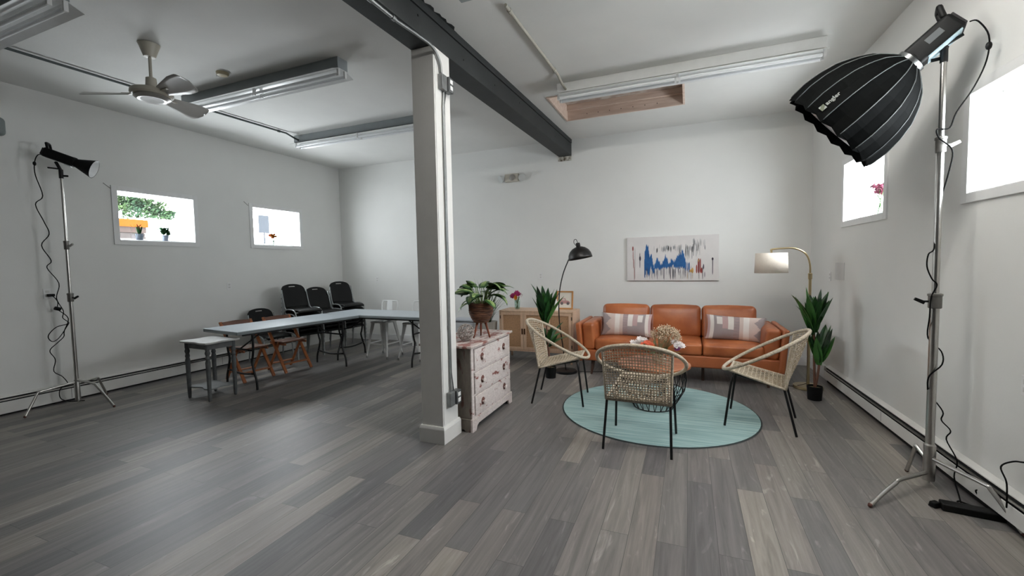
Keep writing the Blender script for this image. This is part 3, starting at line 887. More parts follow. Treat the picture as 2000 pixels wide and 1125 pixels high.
# ------------------------------------------------ black stacking chairs (local +y forward)
SP = mat('black_moulded_plastic', (11, 12, 12), .55, var=.1, spec=.25)
SF = mat('silver_tube_frame', (150, 154, 154), .35, metal=.6, var=.1)
def stack_chair(label, loc, rz, group):
    t = thing('stacking_chair', label, 'chair', loc, rz, group)
    def back(u, v):
        x = (2 * u - 1); z = .475 + .395 * v
        w = .20 + .015 * math.sin(PI * v) - (.035 * max(0, (v - .8) / .2) ** 2)
        zz = z - .03 * max(0, (v - .5) * 2) * abs(x) ** 2.5
        return Vector((x * w, -.19 - .13 * v - .03 * (1 - x * x) + .0, zz))
    skip = lambda u, v: abs(u - .5) < .13 and .86 < v < .92
    MB().grid(back, 20, 24, skip).build('backrest', SP, t, smooth=True, solid=.016)
    def seat(u, v):
        x = (2 * u - 1); y = -.2 + .43 * v
        w = .20 + .02 * math.sin(PI * min(1, v * 1.1)); 
        return Vector((x * w, y, .445 - .012 * (1 - x * x) * math.sin(PI * v) - .035 * max(0, (v - .8) / .2) ** 2 + .03 * max(0, (.15 - v) / .15) - .008 * abs(x) ** 3))
    MB().grid(seat, 14, 16).build('seat', SP, t, smooth=True, solid=.022)
    for s in (-1, 1):
        x = s * .235
        P = [(x, .22, 0.006), (x, .17, .36), (x, .13, .425), (x, .05, .45), (x, -.08, .45), (x, -.16, .42), (x, -.21, .33), (x, -.27, .006)]
        l = MB().tube(P, .011, 8, smooth=4).build('leg_loop', SF, t, smooth=True, auto=.7)
        MB().tube([(x * .97, -.12, .44), (x * .95, -.19, .5), (x * .93, -.27, .78)], .0105, 8, smooth=3).build('back_tube', SF, t, smooth=True)
    MB().tube([(-.235, .15, .40), (0, .15, .40), (.235, .15, .40)], .009, 6).build('cross_tube', SF, t, smooth=True)
    return t
ordn = ['bottom', 'second from the bottom', 'third from the bottom', 'fourth from the bottom', 'fifth from the bottom', 'sixth from the bottom']
proto = None
stacks = [('left', (-6.18, 5.55), -PI / 2 - .20, 6), ('middle', (-6.14, 6.03), -PI / 2 - .18, 5), ('right', (-6.12, 6.55), -PI / 2 - .30, 6)]
for nm, (x, y), rz, n in stacks:
    for k in range(n):
        lab = 'black plastic chair with silver frame, %s of the %s tall stack' % ('topmost' if k == n - 1 else ordn[k], nm)
        grp = 'black chairs in the %s stack' % nm
        p = (x + .004 * k, y, .078 * k)
        if proto is None: proto = stack_chair(lab, p, rz, grp)
        else: dup(proto, p, rz + random.uniform(-.01, .01), lab, grp)
dup(proto, (-6.42, 5.12, 0), -PI / 2 - .12, 'single unstacked black plastic chair behind the wooden folding chairs, left of the stacks', 'black plastic stacking chairs')

# ------------------------------------------------ white metal stools
WM = mat('white_powder_coat', (226, 226, 224), .35, var=.03)
def metal_stool(label, loc, rz):
    t = thing('metal_stool', label, 'stool', loc, rz, 'white metal stools')
    s = MB(); rbox(s, (0, 0, .6), (.16, .16, .014), .012, 4); s.build('seat', WM, t, smooth=True)
    for sx in (-1, 1):
        for sy in (-1, 1):
            top = Vector((sx * .145, sy * .145, .6)); bot = Vector((sx * .215, sy * .215, .02))
            d = (bot - top); l = MB()
            # tapered folded-sheet leg
            a = [top + Vector((-sx * .075, 0, 0)), top, top + Vector((0, -sy * .075, 0))]
            b_ = [bot + Vector((-sx * .016, 0, 0)), bot, bot + Vector((0, -sy * .016, 0))]
            l.add(a + b_, [(0, 1, 4, 3), (1, 2, 5, 4)])
            o = l.build('leg', WM, t, solid=.004)
            MB().cyl(bot + Vector((-sx * .006, -sy * .006, -.02)), bot + Vector((-sx * .006, -sy * .006, .02)), .013, 10).build('foot_cap', GREYP, o, smooth=True, auto=.6)
    f = MB(); z = .24; r = .186
    for (a, b_) in (((-r, -r), (r, -r)), ((r, -r), (r, r)), ((r, r), (-r, r)), ((-r, r), (-r, -r))):
        f.bar((a[0], a[1], z), (b_[0], b_[1], z), .006, .02, (0, 0, 1))
    f.build('footrest', WM, t)
    MB().tube([(-.155, -.14, .6), (-.165, -.165, .75), (-.165, -.18, .88), (-.15, -.185, .925), (-.12, -.19, .94), (.12, -.19, .94), (.15, -.185, .925), (.165, -.18, .88), (.165, -.165, .75), (.155, -.14, .6)], .010, 10, smooth=4).build('back_hoop', WM, t, smooth=True)
    MB().prism([(-.05, -.152, .6), (.05, -.152, .6), (.055, -.186, .935), (-.055, -.186, .935)], (0, 0, 0), (0, .004, 0)).build('back_slat', WM, t, bevel=.001)
    return t
metal_stool('white metal stool with low hoop back behind the far table, nearer the stacks', (-4.84, 6.02, 0), PI)
metal_stool('white metal stool with low hoop back behind the far table, half hidden by the pillar', (-4.19, 6.02, 0), PI)

# ------------------------------------------------ things on the left sills and outside
def leafy(mb, c, n, r, h, sz, seed=1, up=.3):
    rn = random.Random(seed); c = Vector(c)
    for k in range(n):
        a = rn.uniform(0, 2 * PI); q = rn.random() ** .5
        p = c + Vector((math.cos(a) * r * q, math.sin(a) * r * q, rn.uniform(0, h)))
        d = Vector((math.cos(a), math.sin(a), rn.uniform(-up, 1))).normalized(); s = d.cross(Vector((rn.uniform(-.3, .3), rn.uniform(-.3, .3), 1))).normalized()
        l = sz * rn.uniform(.7, 1.3)
        mb.add([p, p + d * l * .5 + s * l * .25, p + d * l, p + d * l * .5 - s * l * .25], [(0, 1, 2, 3)])
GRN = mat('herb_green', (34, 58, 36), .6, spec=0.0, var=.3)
def sill_pot(label, y, cat, potm, seed, leaves='herb'):
    t = thing('potted_plant', label, cat, (-7.06, y, ZW0 + .006))
    MB().lathe([(.034, 0), (.045, .09), (.047, .09), (.042, .086), (.036, .075)], 20).build('pot', potm, t, smooth=True, auto=.6)
    f = MB()
    if leaves == 'herb': leafy(f, (0, 0, .09), 260, .06, .09, .045, seed); [f.ball((.02 * math.cos(q * 1.3), .035 * math.cos(q * 2.1), .11 + .012 * q), .028, 8, 6) for q in range(6)]
    else:
        rn = random.Random(seed)
        for k in range(9):
            a = rn.uniform(0, 2 * PI); f.tube([(0, 0, .08), (math.cos(a) * .02, math.sin(a) * .02, .13), (math.cos(a) * .035, math.sin(a) * .035, .19)], [.012, .004], 5)
    f.build('foliage', GRN, t)
    return t
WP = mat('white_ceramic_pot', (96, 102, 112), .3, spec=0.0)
t = sill_pot('small plant with red-brown tips in a white checked pot on the left window sill', 3.66, 'plant', WP, 4, 'spiky')
f = MB(); rn = random.Random(9)
for k in range(5): f.tube([(0, 0, .12), (rn.uniform(-.02, .02), rn.uniform(-.03, .03), .17), (rn.uniform(-.03, .03), rn.uniform(-.04, .04), .22)], [.01, .003], 5)
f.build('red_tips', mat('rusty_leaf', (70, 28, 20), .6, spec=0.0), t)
ln_ = MB()
for k in range(5): ln_.lathe([(.0365 + .0022 * k, .015 + .017 * k), (.037 + .0022 * k, .018 + .017 * k)], 20, cap0=False, cap1=False)
for k in range(10):
    a = 2 * PI * k / 10; ln_.bar((math.cos(a) * .036, math.sin(a) * .036, .005), (math.cos(a) * .0465, math.sin(a) * .0465, .085), .002, .002)
ln_.build('check_pattern', mat('slate_ink', (20, 22, 28), .6, spec=0.0), t)
sill_pot('small bushy green plant in a plain white pot on the left window sill', 3.98, 'plant', WP, 6)
t = thing('flower_vase', 'orange and red flowers in a clear vase on the far left window sill', 'flowers', (-7.06, 5.76, ZW0 + .006))
MB().lathe([(.025, 0), (.03, .01), (.018, .06), (.026, .1)], 18, cap1=False).build('vase', VGLASS, t, smooth=True)
f = MB(); rn = random.Random(3)
for k in range(16):
    a = rn.uniform(0, 2 * PI); q = rn.random() ** .5
    f.ball((math.cos(a) * .03 * q, math.sin(a) * .07 * q, .165 + rn.uniform(-.025, .035)), rn.uniform(.018, .028), 8, 6, (1, 1, .7))
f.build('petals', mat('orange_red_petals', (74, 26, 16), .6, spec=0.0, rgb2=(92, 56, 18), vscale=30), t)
f = MB(); f.tube([(0, 0, .02), (.005, .02, .16)], .007, 6); f.tube([(0, .01, .02), (-.01, -.02, .16)], .007, 6); f.build('stems', GRN, t)

# outdoors beyond the left windows
OUTW = mat('outdoor_render', (40, 34, 32), .8, spec=0.0, var=.1)
OUTO = mat('outdoor_orange_fascia', (66, 36, 10), .7, spec=0.0, var=.05)
t = thing('outdoor_building', 'low building with a bright orange fascia seen through the left window', 'building', (-15.2, 7.2, 0))
MB().box(-1.0, -.02, -4, .85, 0, 2.66).build('wall', mat('outdoor_stone_wall', (38, 35, 34), .8, spec=0.0), t)
MB().box(-1.05, .0, -4, .87, 2.67, 2.84).build('eave', OUTW, t)
MB().box(-1.1, .06, -4, .9, 2.84, 3.06).build('fascia', OUTO, t)
t = thing('garden_tree', 'pale green tree seen through the left window above the orange fascia', 'tree', (-17.5, 9.05, 0))
MB().tube([(0, 0, 0), (.1, 0, 1.8), (0, .1, 3.2)], [.14, .06], 8, smooth=3).build('trunk', mat('tree_bark', (70, 58, 48), .8), t)
f = MB()
for k, (dy, dz, r) in enumerate([(0, 3.55, .45), (-.35, 3.75, .4), (.45, 3.7, .4), (.1, 3.95, .4), (.8, 3.5, .3), (-.75, 3.9, .3)]):
    leafy(f, (0, dy, dz - r * .5), 620, r, r, .15, 20 + k)
f.build('crown', mat('tree_leaves', (34, 50, 38), .7, spec=0.0, var=.5, rgb2=(50, 64, 40), vscale=2), t)
sg = MB().box(-12.02, -12, 9.32, 9.68, 2.62, 3.16).box(-12.03, -11.99, 9.48, 9.52, 0, 2.62).build('outdoor_sign', mat('pale_blue_sign', (36, 38, 41), .5, spec=0.0), bevel=.02)
tag(sg, 'pale blue-grey outdoor panel seen through the far left window', 'sign')
# ================================================================== sitting area
# ------------------------------------------------ dresser (drawers face +x)
DP = distressed_mat('distressed_white_paint', (214, 204, 200), (132, 72, 62), .595, 9, (1, 1.0, 2.2))
DPT = distressed_mat('worn_dresser_top', (196, 184, 178), (140, 92, 84), .50, 5, (2.5, 1.2, 2))
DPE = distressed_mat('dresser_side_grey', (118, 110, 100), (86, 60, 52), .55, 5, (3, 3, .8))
t = thing('dresser', 'three-drawer dresser in chipped white paint beside the pillar', 'dresser', (-2.10, 3.95, 0))
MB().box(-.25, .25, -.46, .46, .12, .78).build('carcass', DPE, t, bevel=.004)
MB().box(-.28, .285, -.50, .50, .782, .806).build('top', DPT, t, bevel=.006)
fr = MB()
fr.box(.25, .262, -.46, -.415, .12, .78); fr.box(.25, .262, .415, .46, .12, .78)
for z in (.12, .325, .545): fr.box(.25, .262, -.415, .415, z, z + .018)
fr.box(.25, .262, -.415, .415, .765, .78)
fr.build('face_frame', DP, t, bevel=.002)
MB().box(.2505, .252, -.414, .414, .14, .764).build('drawer_gap_shade', GAP_SHADE, t)  # thin dark sheet painting the shade between the drawers
for z0, z1 in ((.142, .321), (.347, .541), (.567, .761)):
    d = MB().box(.252, .272, -.408, .408, z0, z1).build('drawer', DP, t, bevel=.003)
    for y in (-.26, .26):
        zc = (z0 + z1) / 2
        MB().lathe([(.009, 0), (.009, .012), (.022, .02), (.024, .028), (.014, .034)], 16, (.272, y, zc), (1, 0, 0)).build('knob', DP, d, smooth=True, auto=.6)
        MB().lathe([(.036, .0), (.036, .0015)], 18, (.2722, y + .006, zc + .006), (1, 0, 0)).build('worn_ring', mat('bare_reddish_wood', (120, 78, 70), .7, var=.3), d)
pl_ = [(.272, -.48, 0.0), (.272, -.48, .12), (.272, .48, .12), (.272, .48, 0), (.272, .40, 0), (.272, .385, .035), (.272, .35, .055), (.272, -.35, .055), (.272, -.385, .035), (.272, -.40, 0)]
MB().prism(pl_[::-1], (0, 0, 0), (-.02, 0, 0)).build('plinth', DP, t, bevel=.002)
pl_ = [(-.27, -.478, 0), (-.27, -.478, .12), (.252, -.478, .12), (.252, -.478, 0), (.20, -.478, 0), (.18, -.478, .02), (-.18, -.478, .02), (-.2, -.478, 0)]
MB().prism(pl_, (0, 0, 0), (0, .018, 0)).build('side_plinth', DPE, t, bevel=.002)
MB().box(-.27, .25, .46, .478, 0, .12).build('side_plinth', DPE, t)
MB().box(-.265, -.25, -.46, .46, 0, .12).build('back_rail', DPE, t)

# wire ball ornament
t = thing('wire_ball', 'silvery tangled wire ball ornament on the dresser beside the pillar', 'ornament', (-2.0, 3.70, .806))
rn = random.Random(5); w = MB()
for k in range(26):
    ax = Vector((rn.gauss(0, 1), rn.gauss(0, 1), rn.gauss(0, 1))).normalized()
    u_ = ax.orthogonal().normalized(); v_ = ax.cross(u_); off = rn.uniform(-.45, .45); R = math.sqrt(1 - off * off)
    P = [(Vector((0, 0, .085)) + (ax * (off + .06 * math.sin(3 * a)) + (u_ * math.cos(a) + v_ * math.sin(a)) * R * (1 + .05 * math.sin(5 * a + k))) * .079) for a in [2 * PI * j / 20 for j in range(20)]]
    w.tube(P, .0028, 5, smooth=1, closed=True)
w.build('wire_coils', mat('champagne_wire', (168, 158, 152), .35, metal=.6), t, smooth=True)

# ------------------------------------------------ plants
LG = mat('leaf_dark_green', (42, 78, 34), .42, var=.3, vscale=12)
LG2 = mat('leaf_pale_stripe', (150, 168, 108), .45, var=.35, rgb2=(96, 124, 66), vscale=25)
DG = mat('dracaena_green', (36, 82, 34), .4, var=.45, rgb2=(22, 50, 26), vscale=8)
DG2 = mat('dracaena_mid_green', (62, 112, 48), .4, var=.3, vscale=8)
def blade(mb, base, az, el, ln, wd, droop=.5, n=8, fold=.25, point=1.0, m_edge=0, m_mid=None, twist=0.0):
    """leaf blade bending along its length"""
    base = Vector(base); P = [base]; e = el
    step = ln / n
    D = []
    for k in range(n):
        d = Vector((math.cos(az) * math.cos(e), math.sin(az) * math.cos(e), math.sin(e))); D.append(d)
        P.append(P[-1] + d * step); e -= droop / n * (1 + k / n)
    D.append(D[-1]); side = Vector((-math.sin(az), math.cos(az), 0))
    vs = []
    for k, (p, d) in enumerate(zip(P, D)):
        f = k / n
        w = wd * (math.sin(PI * min(1, (f * .92 + .08)) ** (.8)) ** point if k < n else 0.0)
        w = max(w, 0.0008)
        sd = (side * math.cos(twist) + side.cross(d) * math.sin(twist))
        nr = sd.cross(d).normalized()
        for q in (-1, -.45, 0, .45, 1):
            vs.append(p + sd * w * q * .5 - nr * abs(q) * w * fold * (-1) * .5)
    k0 = len(mb.v); mb.add(vs, [])
    for k in range(n):
        for j in range(4):
            a = k0 + k * 5 + j
            mb.f.append([a, a + 1, a + 6, a + 5])
            mb.m.append((m_mid if (m_mid is not None and j in (1, 2) and 0 < k < n - 1) else m_edge))
# basket plant on the dresser
t = thing('basket_plant', 'broad striped-leaf plant in a brown basket pot on splayed legs on the dresser', 'plant', (-1.955, 3.95, .806))
BSK = mat('brown_woven_bark', (112, 72, 48), .75, var=.5, rgb2=(70, 42, 28), vscale=14, stretch=(1, 1, 5), bump=.6, bscale=30)
prof = []
for k in range(25):
    z = .155 + .2 * k / 24; r = .075 + .05 * math.sin(min(1, k / 15) * PI / 2) + .0035 * math.sin(k * 2.6)
    prof.append((r, z))
pr = [(.03, .15)] + prof + [(.108, .352), (.105, .32)]
MB().lathe(pr, 32).build('basket_pot', BSK, t, smooth=True, auto=.9)
LW_ = mat('walnut_legs', (128, 66, 42), .45, var=.2)
for k in range(3):
    a = math.radians(100 + 120 * k + 20)
    MB().tube([(math.cos(a) * .045, math.sin(a) * .045, .165), (math.cos(a) * .095, math.sin(a) * .095, .0)], [.014, .008], 10).build('leg', LW_, t, smooth=True)
rn = random.Random(12); f = MB(); st = MB()
for k in range(26):
    az = rn.uniform(0, 2 * PI); el = rn.uniform(.9, 1.45); h = rn.uniform(.06, .2)
    if k < 5: az = math.radians([170, 195, 200, 150, 215][k]); h = [.16, .12, .06, .19, .03][k]; el = [1.1, .95, .7, 1.2, .6][k]
    if k in (5, 6, 7): az = math.radians([-10, 5, -30][k - 5]); h = [.17, .12, .07][k - 5]; el = [1.0, .8, .7][k - 5]
    b0 = Vector((math.cos(az) * .03, math.sin(az) * .03, .33)); d = Vector((math.cos(az) * math.cos(el), math.sin(az) * math.cos(el), math.sin(el)))
    b1 = b0 + d * (h + .03)
    st.tube([b0, b1], [.006, .004], 6)
    blade(f, b1, az + rn.uniform(-.2, .2), el - rn.uniform(.4, .8), rn.uniform(.18, .26), rn.uniform(.10, .14), rn.uniform(.8, 1.5), 8, .22, .8, 0, 1, rn.uniform(-.5, .5))
f.build('leaf_crown', [LG, LG2], t, smooth=True); st.build('stems', mat('pale_stem', (110, 134, 78), .5), t, smooth=True)
MB().lathe([(.1, .325), (.06, .335)], 20).build('soil', mat('dark_soil', (50, 38, 30), .9), t)

# tall grass plant behind, on the floor
t = thing('grass_plant', 'tall thin-bladed grass plant in a pale grey pot left of the cane cabinet', 'plant', (-3.02, 6.35, 0))
MB().lathe([(.11, 0), (.115, .02), (.15, .6), (.155, .62), (.14, .62), (.135, .56)], 28).build('pot', mat('grey_wood_planter', (176, 170, 160), .6, var=.2, stretch=(4, 4, .6)), t, smooth=True, auto=.6)
MB().lathe([(.137, .57), (.1, .58)], 20).build('soil', mat('dark_soil', (50, 38, 30), .9), t)
rn = random.Random(8); f = MB()
for k in range(60):
    az = rn.uniform(0, 2 * PI)
    blade(f, (math.cos(az) * .03, math.sin(az) * .03, .58), az, rn.uniform(1.1, 1.5), rn.uniform(.45, .8), .016, rn.uniform(.1, .9), 8, .3)
for k in range(6):
    az = rn.uniform(-.6, .5)
    blade(f, (.03, 0, .58), az, rn.uniform(1.0, 1.3), rn.uniform(.7, .85), .006, rn.uniform(1.4, 1.9), 10, .3)
f.build('grass_blades', mat('grass_green', (58, 84, 48), .5, var=.4), t)
# translucent storage box behind the dresser
t = thing('storage_box', 'pale translucent plastic box between the pillar and the grass plant', 'box', (-3.62, 6.75, 0))
b = MB(); rbox(b, (0, 0, .28), (.22, .16, .28), .04, 4); b.build('tub', mat('milky_plastic', (206, 208, 212), .35), t, smooth=True)
b = MB(); rbox(b, (0, 0, .58), (.235, .175, .02), .018, 4); b.build('lid', mat('grey_blue_lid', (184, 188, 196), .4), t, smooth=True)

# ------------------------------------------------ cane cabinet (front faces -y)
OAK = mat('pale_oak', (212, 178, 150), .5, var=.12, vscale=4, stretch=(8, 8, 1))
OAK2 = mat('pale_oak_top', (206, 176, 150), .5, var=.12, vscale=4, stretch=(1, 8, 8))
CANE = mat('cane_weave', (186, 144, 106), .7, var=.25, vscale=60, bump=.6, bscale=160)
t = thing('cane_cabinet', 'pale oak cabinet with cane door panels against the back wall side', 'cabinet', (-2.2, 6.55, 0), .02)
W2, D2 = .60, .24
c = MB()
c.box(-W2, W2, -D2, D2, .79, .812); c.box(-W2, -W2 + .02, -D2, D2, .17, .79); c.box(W2 - .02, W2, -D2, D2, .17, .79)
c.box(-W2 + .02, W2 - .02, -D2, D2, .17, .19); c.box(-W2 + .02, W2 - .02, D2 - .015, D2, .19, .79)
c.build('carcass', OAK, t, bevel=.003)
dw = (2 * W2 - .05) / 3
for k in range(3):
    x0 = -W2 + .023 + k * (dw + .002); x1 = x0 + dw - .002
    d = MB(); z0, z1 = .193, .787; sw = .045
    for (a, b_, e, f_) in ((x0, x0 + sw, z0, z1), (x1 - sw, x1, z0, z1), (x0 + sw, x1 - sw, z0, z0 + sw), (x0 + sw, x1 - sw, z1 - sw, z1)):
        d.box(a, b_, -D2 - .002, -D2 + .018, e, f_)
    d = d.build('door', OAK, t, bevel=.002)
    MB().box(x0 + sw, x1 - sw, -D2 + .006, -D2 + .01, z0 + sw, z1 - sw).build('cane_panel', CANE, d)
    hx_ = x1 - .018 if k in (0, 2) else x0 + .018
    if k == 2: hx_ = x0 + .018
    MB().box(hx_ - .011, hx_ + .011, -D2 - .008, -D2 - .002, .44, .53).build('handle', mat('dark_bronze', (84, 56, 36), .4, metal=.5), d, bevel=.002)
    if k in (0, 2):
        hg = MB(); xx = x0 - .002 if k == 0 else x1 + .002
        for z in (.25, .68): hg.box(xx - .006, xx + .006, -D2 - .006, -D2 - .001, z, z + .05)
        hg.build('hinge', BLACKM, d)
for sx in (-1, 1):
    for sy in (-1, 1):
        MB().obox((sx * (W2 - .04), sy * (D2 - .04), .085), (1, 0, 0), (0, 1, 0), (0, 0, 1), .013, .013, .085, 1.6, 1.6).build('leg', OAK, t, bevel=.002)

# flowers in a glass
def petal_flower(mb, c, r, n, up=(0, 0, 1), layers=2):
    c = Vector(c); up = Vector(up).normalized(); a0 = up.orthogonal().normalized(); b0 = up.cross(a0)
    for L_ in range(layers):
        for k in range(n):
            a = 2 * PI * (k + .5 * L_) / n; d = (a0 * math.cos(a) + b0 * math.sin(a)); q = up.cross(d)
            rr = r * (1 - .3 * L_); lift = up * (.25 + .35 * L_) * rr
            mb.add([c, c + d * rr * .6 + q * rr * .34 + lift * .7, c + d * rr + lift, c + d * rr * .6 - q * rr * .34 + lift * .7], [(0, 1, 2, 3)])
PINK = mat('magenta_petals', (176, 36, 104), .6, var=.25)
YEL = mat('orange_yellow_petals', (222, 140, 34), .6, var=.2)
WHT = mat('white_petals', (236, 228, 226), .6, var=.08)
COR = mat('coral_petals', (226, 104, 72), .6, var=.15)
PUR = mat('purple_petals', (112, 44, 96), .6, var=.2)
STM = mat('stem_green', (76, 104, 56), .5, var=.2)
t = thing('flower_vase', 'magenta and yellow flowers in a clear glass on the cane cabinet', 'flowers', (-2.58, 6.55, .812))
MB().lathe([(.036, 0), (.042, .004), (.046, .15), (.047, .15), (.044, .146), (.040, .008)], 24).build('glass', VGLASS, t, smooth=True, auto=.7)
s_ = MB(); rn = random.Random(2)
for k in range(14):
    a = rn.uniform(0, 2 * PI); s_.tube([(math.cos(a) * .02, math.sin(a) * .02, .01), (-math.cos(a) * .02, -math.sin(a) * .02, .13), (-math.cos(a) * .04, -math.sin(a) * .04, .2)], .003, 5)
s_.build('stems', STM, t, smooth=True)
for nm, m_, pts, r in (('magenta_flower', PINK, [(-.06, -.02, .22), (-.085, .0, .20), (.0, -.01, .26), (.03, -.02, .235), (-.02, .02, .25)], .05), ('yellow_flower', YEL, [(-.015, -.04, .19), (.0, -.045, .17), (-.01, -.03, .21)], .04), ('pale_sprig', WHT, [(.07, 0, .24), (.085, 0, .22), (.06, .02, .25), (.075, -.02, .2)], .018)):
    for c_ in pts:
        f = MB(); petal_flower(f, c_, r, 7, (rn.uniform(-.4, .4), -.7, .6), 3); f.build(nm, m_, t)
# framed picture of an old car
t = thing('framed_picture', 'small oak-framed drawing of a pale red vintage car standing on the cane cabinet', 'picture', (-1.82, 6.66, .812), 0)
mt = Matrix.Rotation(math.radians(-10), 4, 'X')
k = .022
fr = MB(mt)
for (x0, x1, z0, z1) in ((-.135, .135, 0, k), (-.135, .135, .29 - k, .29), (-.135, -.135 + k, k, .29 - k), (.135 - k, .135, k, .29 - k)): fr.box(x0, x1, -.012, .012, z0, z1)
fr.build('frame', mat('honey_frame_wood', (196, 138, 80), .45, var=.15), t, bevel=.002)
MB(mt).box(-.113, .113, -.002, .006, .022, .268).build('mount_paper', mat('cream_paper', (226, 220, 208), .7), t)
cr_ = MB(mt)
def flat(mb, pts, y): mb.prism([(x, y, z) for x, z in pts], (0, 0, 0), (0, -.0008, 0))
flat(cr_, [(-.085, .09), (-.085, .125), (-.06, .135), (-.045, .175), (.01, .175), (.02, .14), (.06, .135), (.085, .115), (.088, .09)], -.0022)
cr_.build('car_drawing', mat('faded_red_ink', (196, 150, 146), .7, var=.2), t)
cw = MB(mt)
for x in (-.045, .055):
    cw.lathe([(.024, 0), (.024, .001)], 16, (x, -.0035, .092), (0, -1, 0))
cw.build('car_wheels', mat('ink_grey', (110, 100, 100), .7), t)
cw = MB(mt); flat(cw, [(-.04, .14), (-.034, .165), (-.002, .165), (.006, .14)], -.0034); cw.build('car_window', mat('paper_pale', (214, 206, 198), .7), t)
t = thing('ceramic_bottle', 'small white ceramic bottle partly behind the plant leaves on the cane cabinet', 'bottle', (-1.90, 6.47, .812))
MB().lathe([(.03, 0), (.042, .02), (.045, .08), (.03, .13), (.014, .15), (.014, .17), (.018, .175)], 20).build('body', mat('glazed_white', (240, 238, 232), .12), t, smooth=True, auto=.8)

# dracaenas
def dracaena(label, loc, seed, canes, pot_r=.075, pot_h=.15):
    t = thing('potted_dracaena', label, 'plant', loc)
    MB().lathe([(pot_r * .88, 0), (pot_r, pot_h), (pot_r * .93, pot_h), (pot_r * .9, pot_h * .85)], 24).build('pot', BLACKP, t, smooth=True, auto=.6)
    MB().lathe([(pot_r * .9, pot_h * .86), (pot_r * .5, pot_h * .92)], 16).build('soil', mat('mossy_soil', (86, 78, 50), .9), t)
    rn = random.Random(seed)
    for (top, crowns) in canes:
        st = MB().tube([(0, 0, pot_h * .8), (top[0] * .5, top[1] * .5, top[2] * .5), top], .0125, 8, smooth=3)
        st.build('stem', mat('cane_stem_brown', (112, 74, 58), .6, var=.2), t, smooth=True)
        for (z, n, l0, l1, wd, e0, e1, up) in crowns:
            f = MB()
            for k in range(n):
                az = 2 * PI * k / n * 1.618 * 1.0 + rn.uniform(-.3, .3)
                q = z / top[2]
                b_ = Vector((top[0] * q + math.cos(az) * .012, top[1] * q + math.sin(az) * .012, z + rn.uniform(-.05, .07)))
                blade(f, b_, az, rn.uniform(e0, e1), rn.uniform(l0, l1), wd * rn.uniform(.8, 1.15), rn.uniform(.1, up), 8, .3, .75, 0 if k % 3 else 1, None)
            f.build('leaf_cluster', [DG, DG2], t, smooth=True)
    return t
dracaena('leafy green dracaena in a black pot between the left cane chair and cabinet', (-1.72, 5.56, 0), 3,
         [((-.06, 0, .82), [(.78, 26, .34, .50, .095, 1.12, 1.52, .45), (.46, 12, .22, .36, .075, .5, 1.2, .9)])])
dracaena('tall green dracaena in a black pot in front of the brass arc lamp', (1.29, 5.58, 0), 11,
         [((-.02, 0, .80), [(.76, 28, .30, .46, .10, 1.18, 1.54, .45)]), ((.04, -.02, .5), [(.44, 14, .24, .38, .10, 1.2, 1.52, .3)])])

# ------------------------------------------------ black dome floor lamp
t = thing('floor_lamp', 'black floor lamp with curved thin stem and dome shade beside the cabinet', 'lamp', (-1.60, 5.90, 0))
MB().lathe([(.15, 0), (.155, .006), (.155, .028), (.145, .034), (.02, .038)], 32).build('base', BLACKM, t, smooth=True, auto=.5)
MB().tube([(.0, 0, .03), (-.04, 0, .35), (-.09, 0, .75), (-.085, 0, 1.1), (-.03, 0, 1.38), (.06, 0, 1.6)], .008, 8, smooth=8).build('stem', BLACKM, t, smooth=True)
mt = Matrix.Translation((.22, 0, 1.62)) @ Matrix.Rotation(math.radians(-10), 4, 'Y')
sh = MB(mt).lathe([(.165, -.02), (.163, .0), (.155, .045), (.13, .09), (.09, .125), (.05, .142), (.03, .147), (.03, .19), (.026, .2)], 36, cap0=False)
sh.build('lamp_shade', mat('black_satin_shade', (30, 28, 27), .4, metal=.3), t, smooth=True, solid=.002)
MB(mt).tube([(-.03, 0, .17), (-.05, 0, .21), (-.04, 0, .25), (-.01, 0, .25), (0, 0, .2)], .004, 6, smooth=3).build('cord_loop', CABLE, t, smooth=True)
MB(mt).ball((0, 0, .03), .035, 14, 10).build('bulb', mat('warm_bulb_glass', (206, 190, 170), .1), t, smooth=True)
MB().tube([(.02, .01, .04), (.12, .05, .012), (.3, .1, .006), (.55, .2, .006), (.7, .5, .006)], .0035, 6, smooth=4).build('cord', CABLE, t, smooth=True)

# ------------------------------------------------ brass arc lamp
BRS = mat('brushed_brass', (186, 168, 132), .3, metal=.9)
t = thing('floor_lamp', 'brushed brass arc floor lamp with a drum shade by the right sofa arm', 'lamp', (1.33, 6.05, 0))
MB().lathe([(.15, 0), (.155, .006), (.155, .03), (.15, .034), (.02, .036)], 36).build('base', BRS, t, smooth=True, auto=.5)
MB().cyl((0, 0, .03), (0, 0, 1.36), .016, 14).build('pole', BRS, t, smooth=True, auto=.6)
MB().lathe([(.016, 1.3), (.022, 1.305), (.022, 1.37), (.014, 1.375)], 14).build('collar', BRS, t, smooth=True, auto=.5)
MB().tube([(0, 0, 1.34), (-.005, 0, 1.48), (-.04, 0, 1.59), (-.12, 0, 1.655), (-.22, 0, 1.675), (-.39, 0, 1.665), (-.40, 0, 1.645)], .0105, 10, smooth=6).build('arm', BRS, t, smooth=True)
MB().lathe([(.178, 1.38), (.168, 1.62)], 40, (-.40, 0, 0), cap0=False, cap1=False).build('lamp_shade', mat('linen_shade', (238, 226, 212), .8, var=.04, vscale=80, bump=.2, bscale=200), t, smooth=True, solid=.003)
q = MB(); q.cyl((-.40, 0, 1.5), (-.40, 0, 1.655), .012, 10); q.bar((-.57, 0, 1.615), (-.23, 0, 1.615), .004, .004); q.build('shade_carrier', BRS, t)
MB().tube([(-.01, .02, .05), (-.1, -.05, .04), (-.18, .0, .008), (-.24, .1, .006), (-.2, .4, .006), (-.1, 1.0, .006)], .0035, 6, smooth=5).build('cord', CABLE, t, smooth=True)

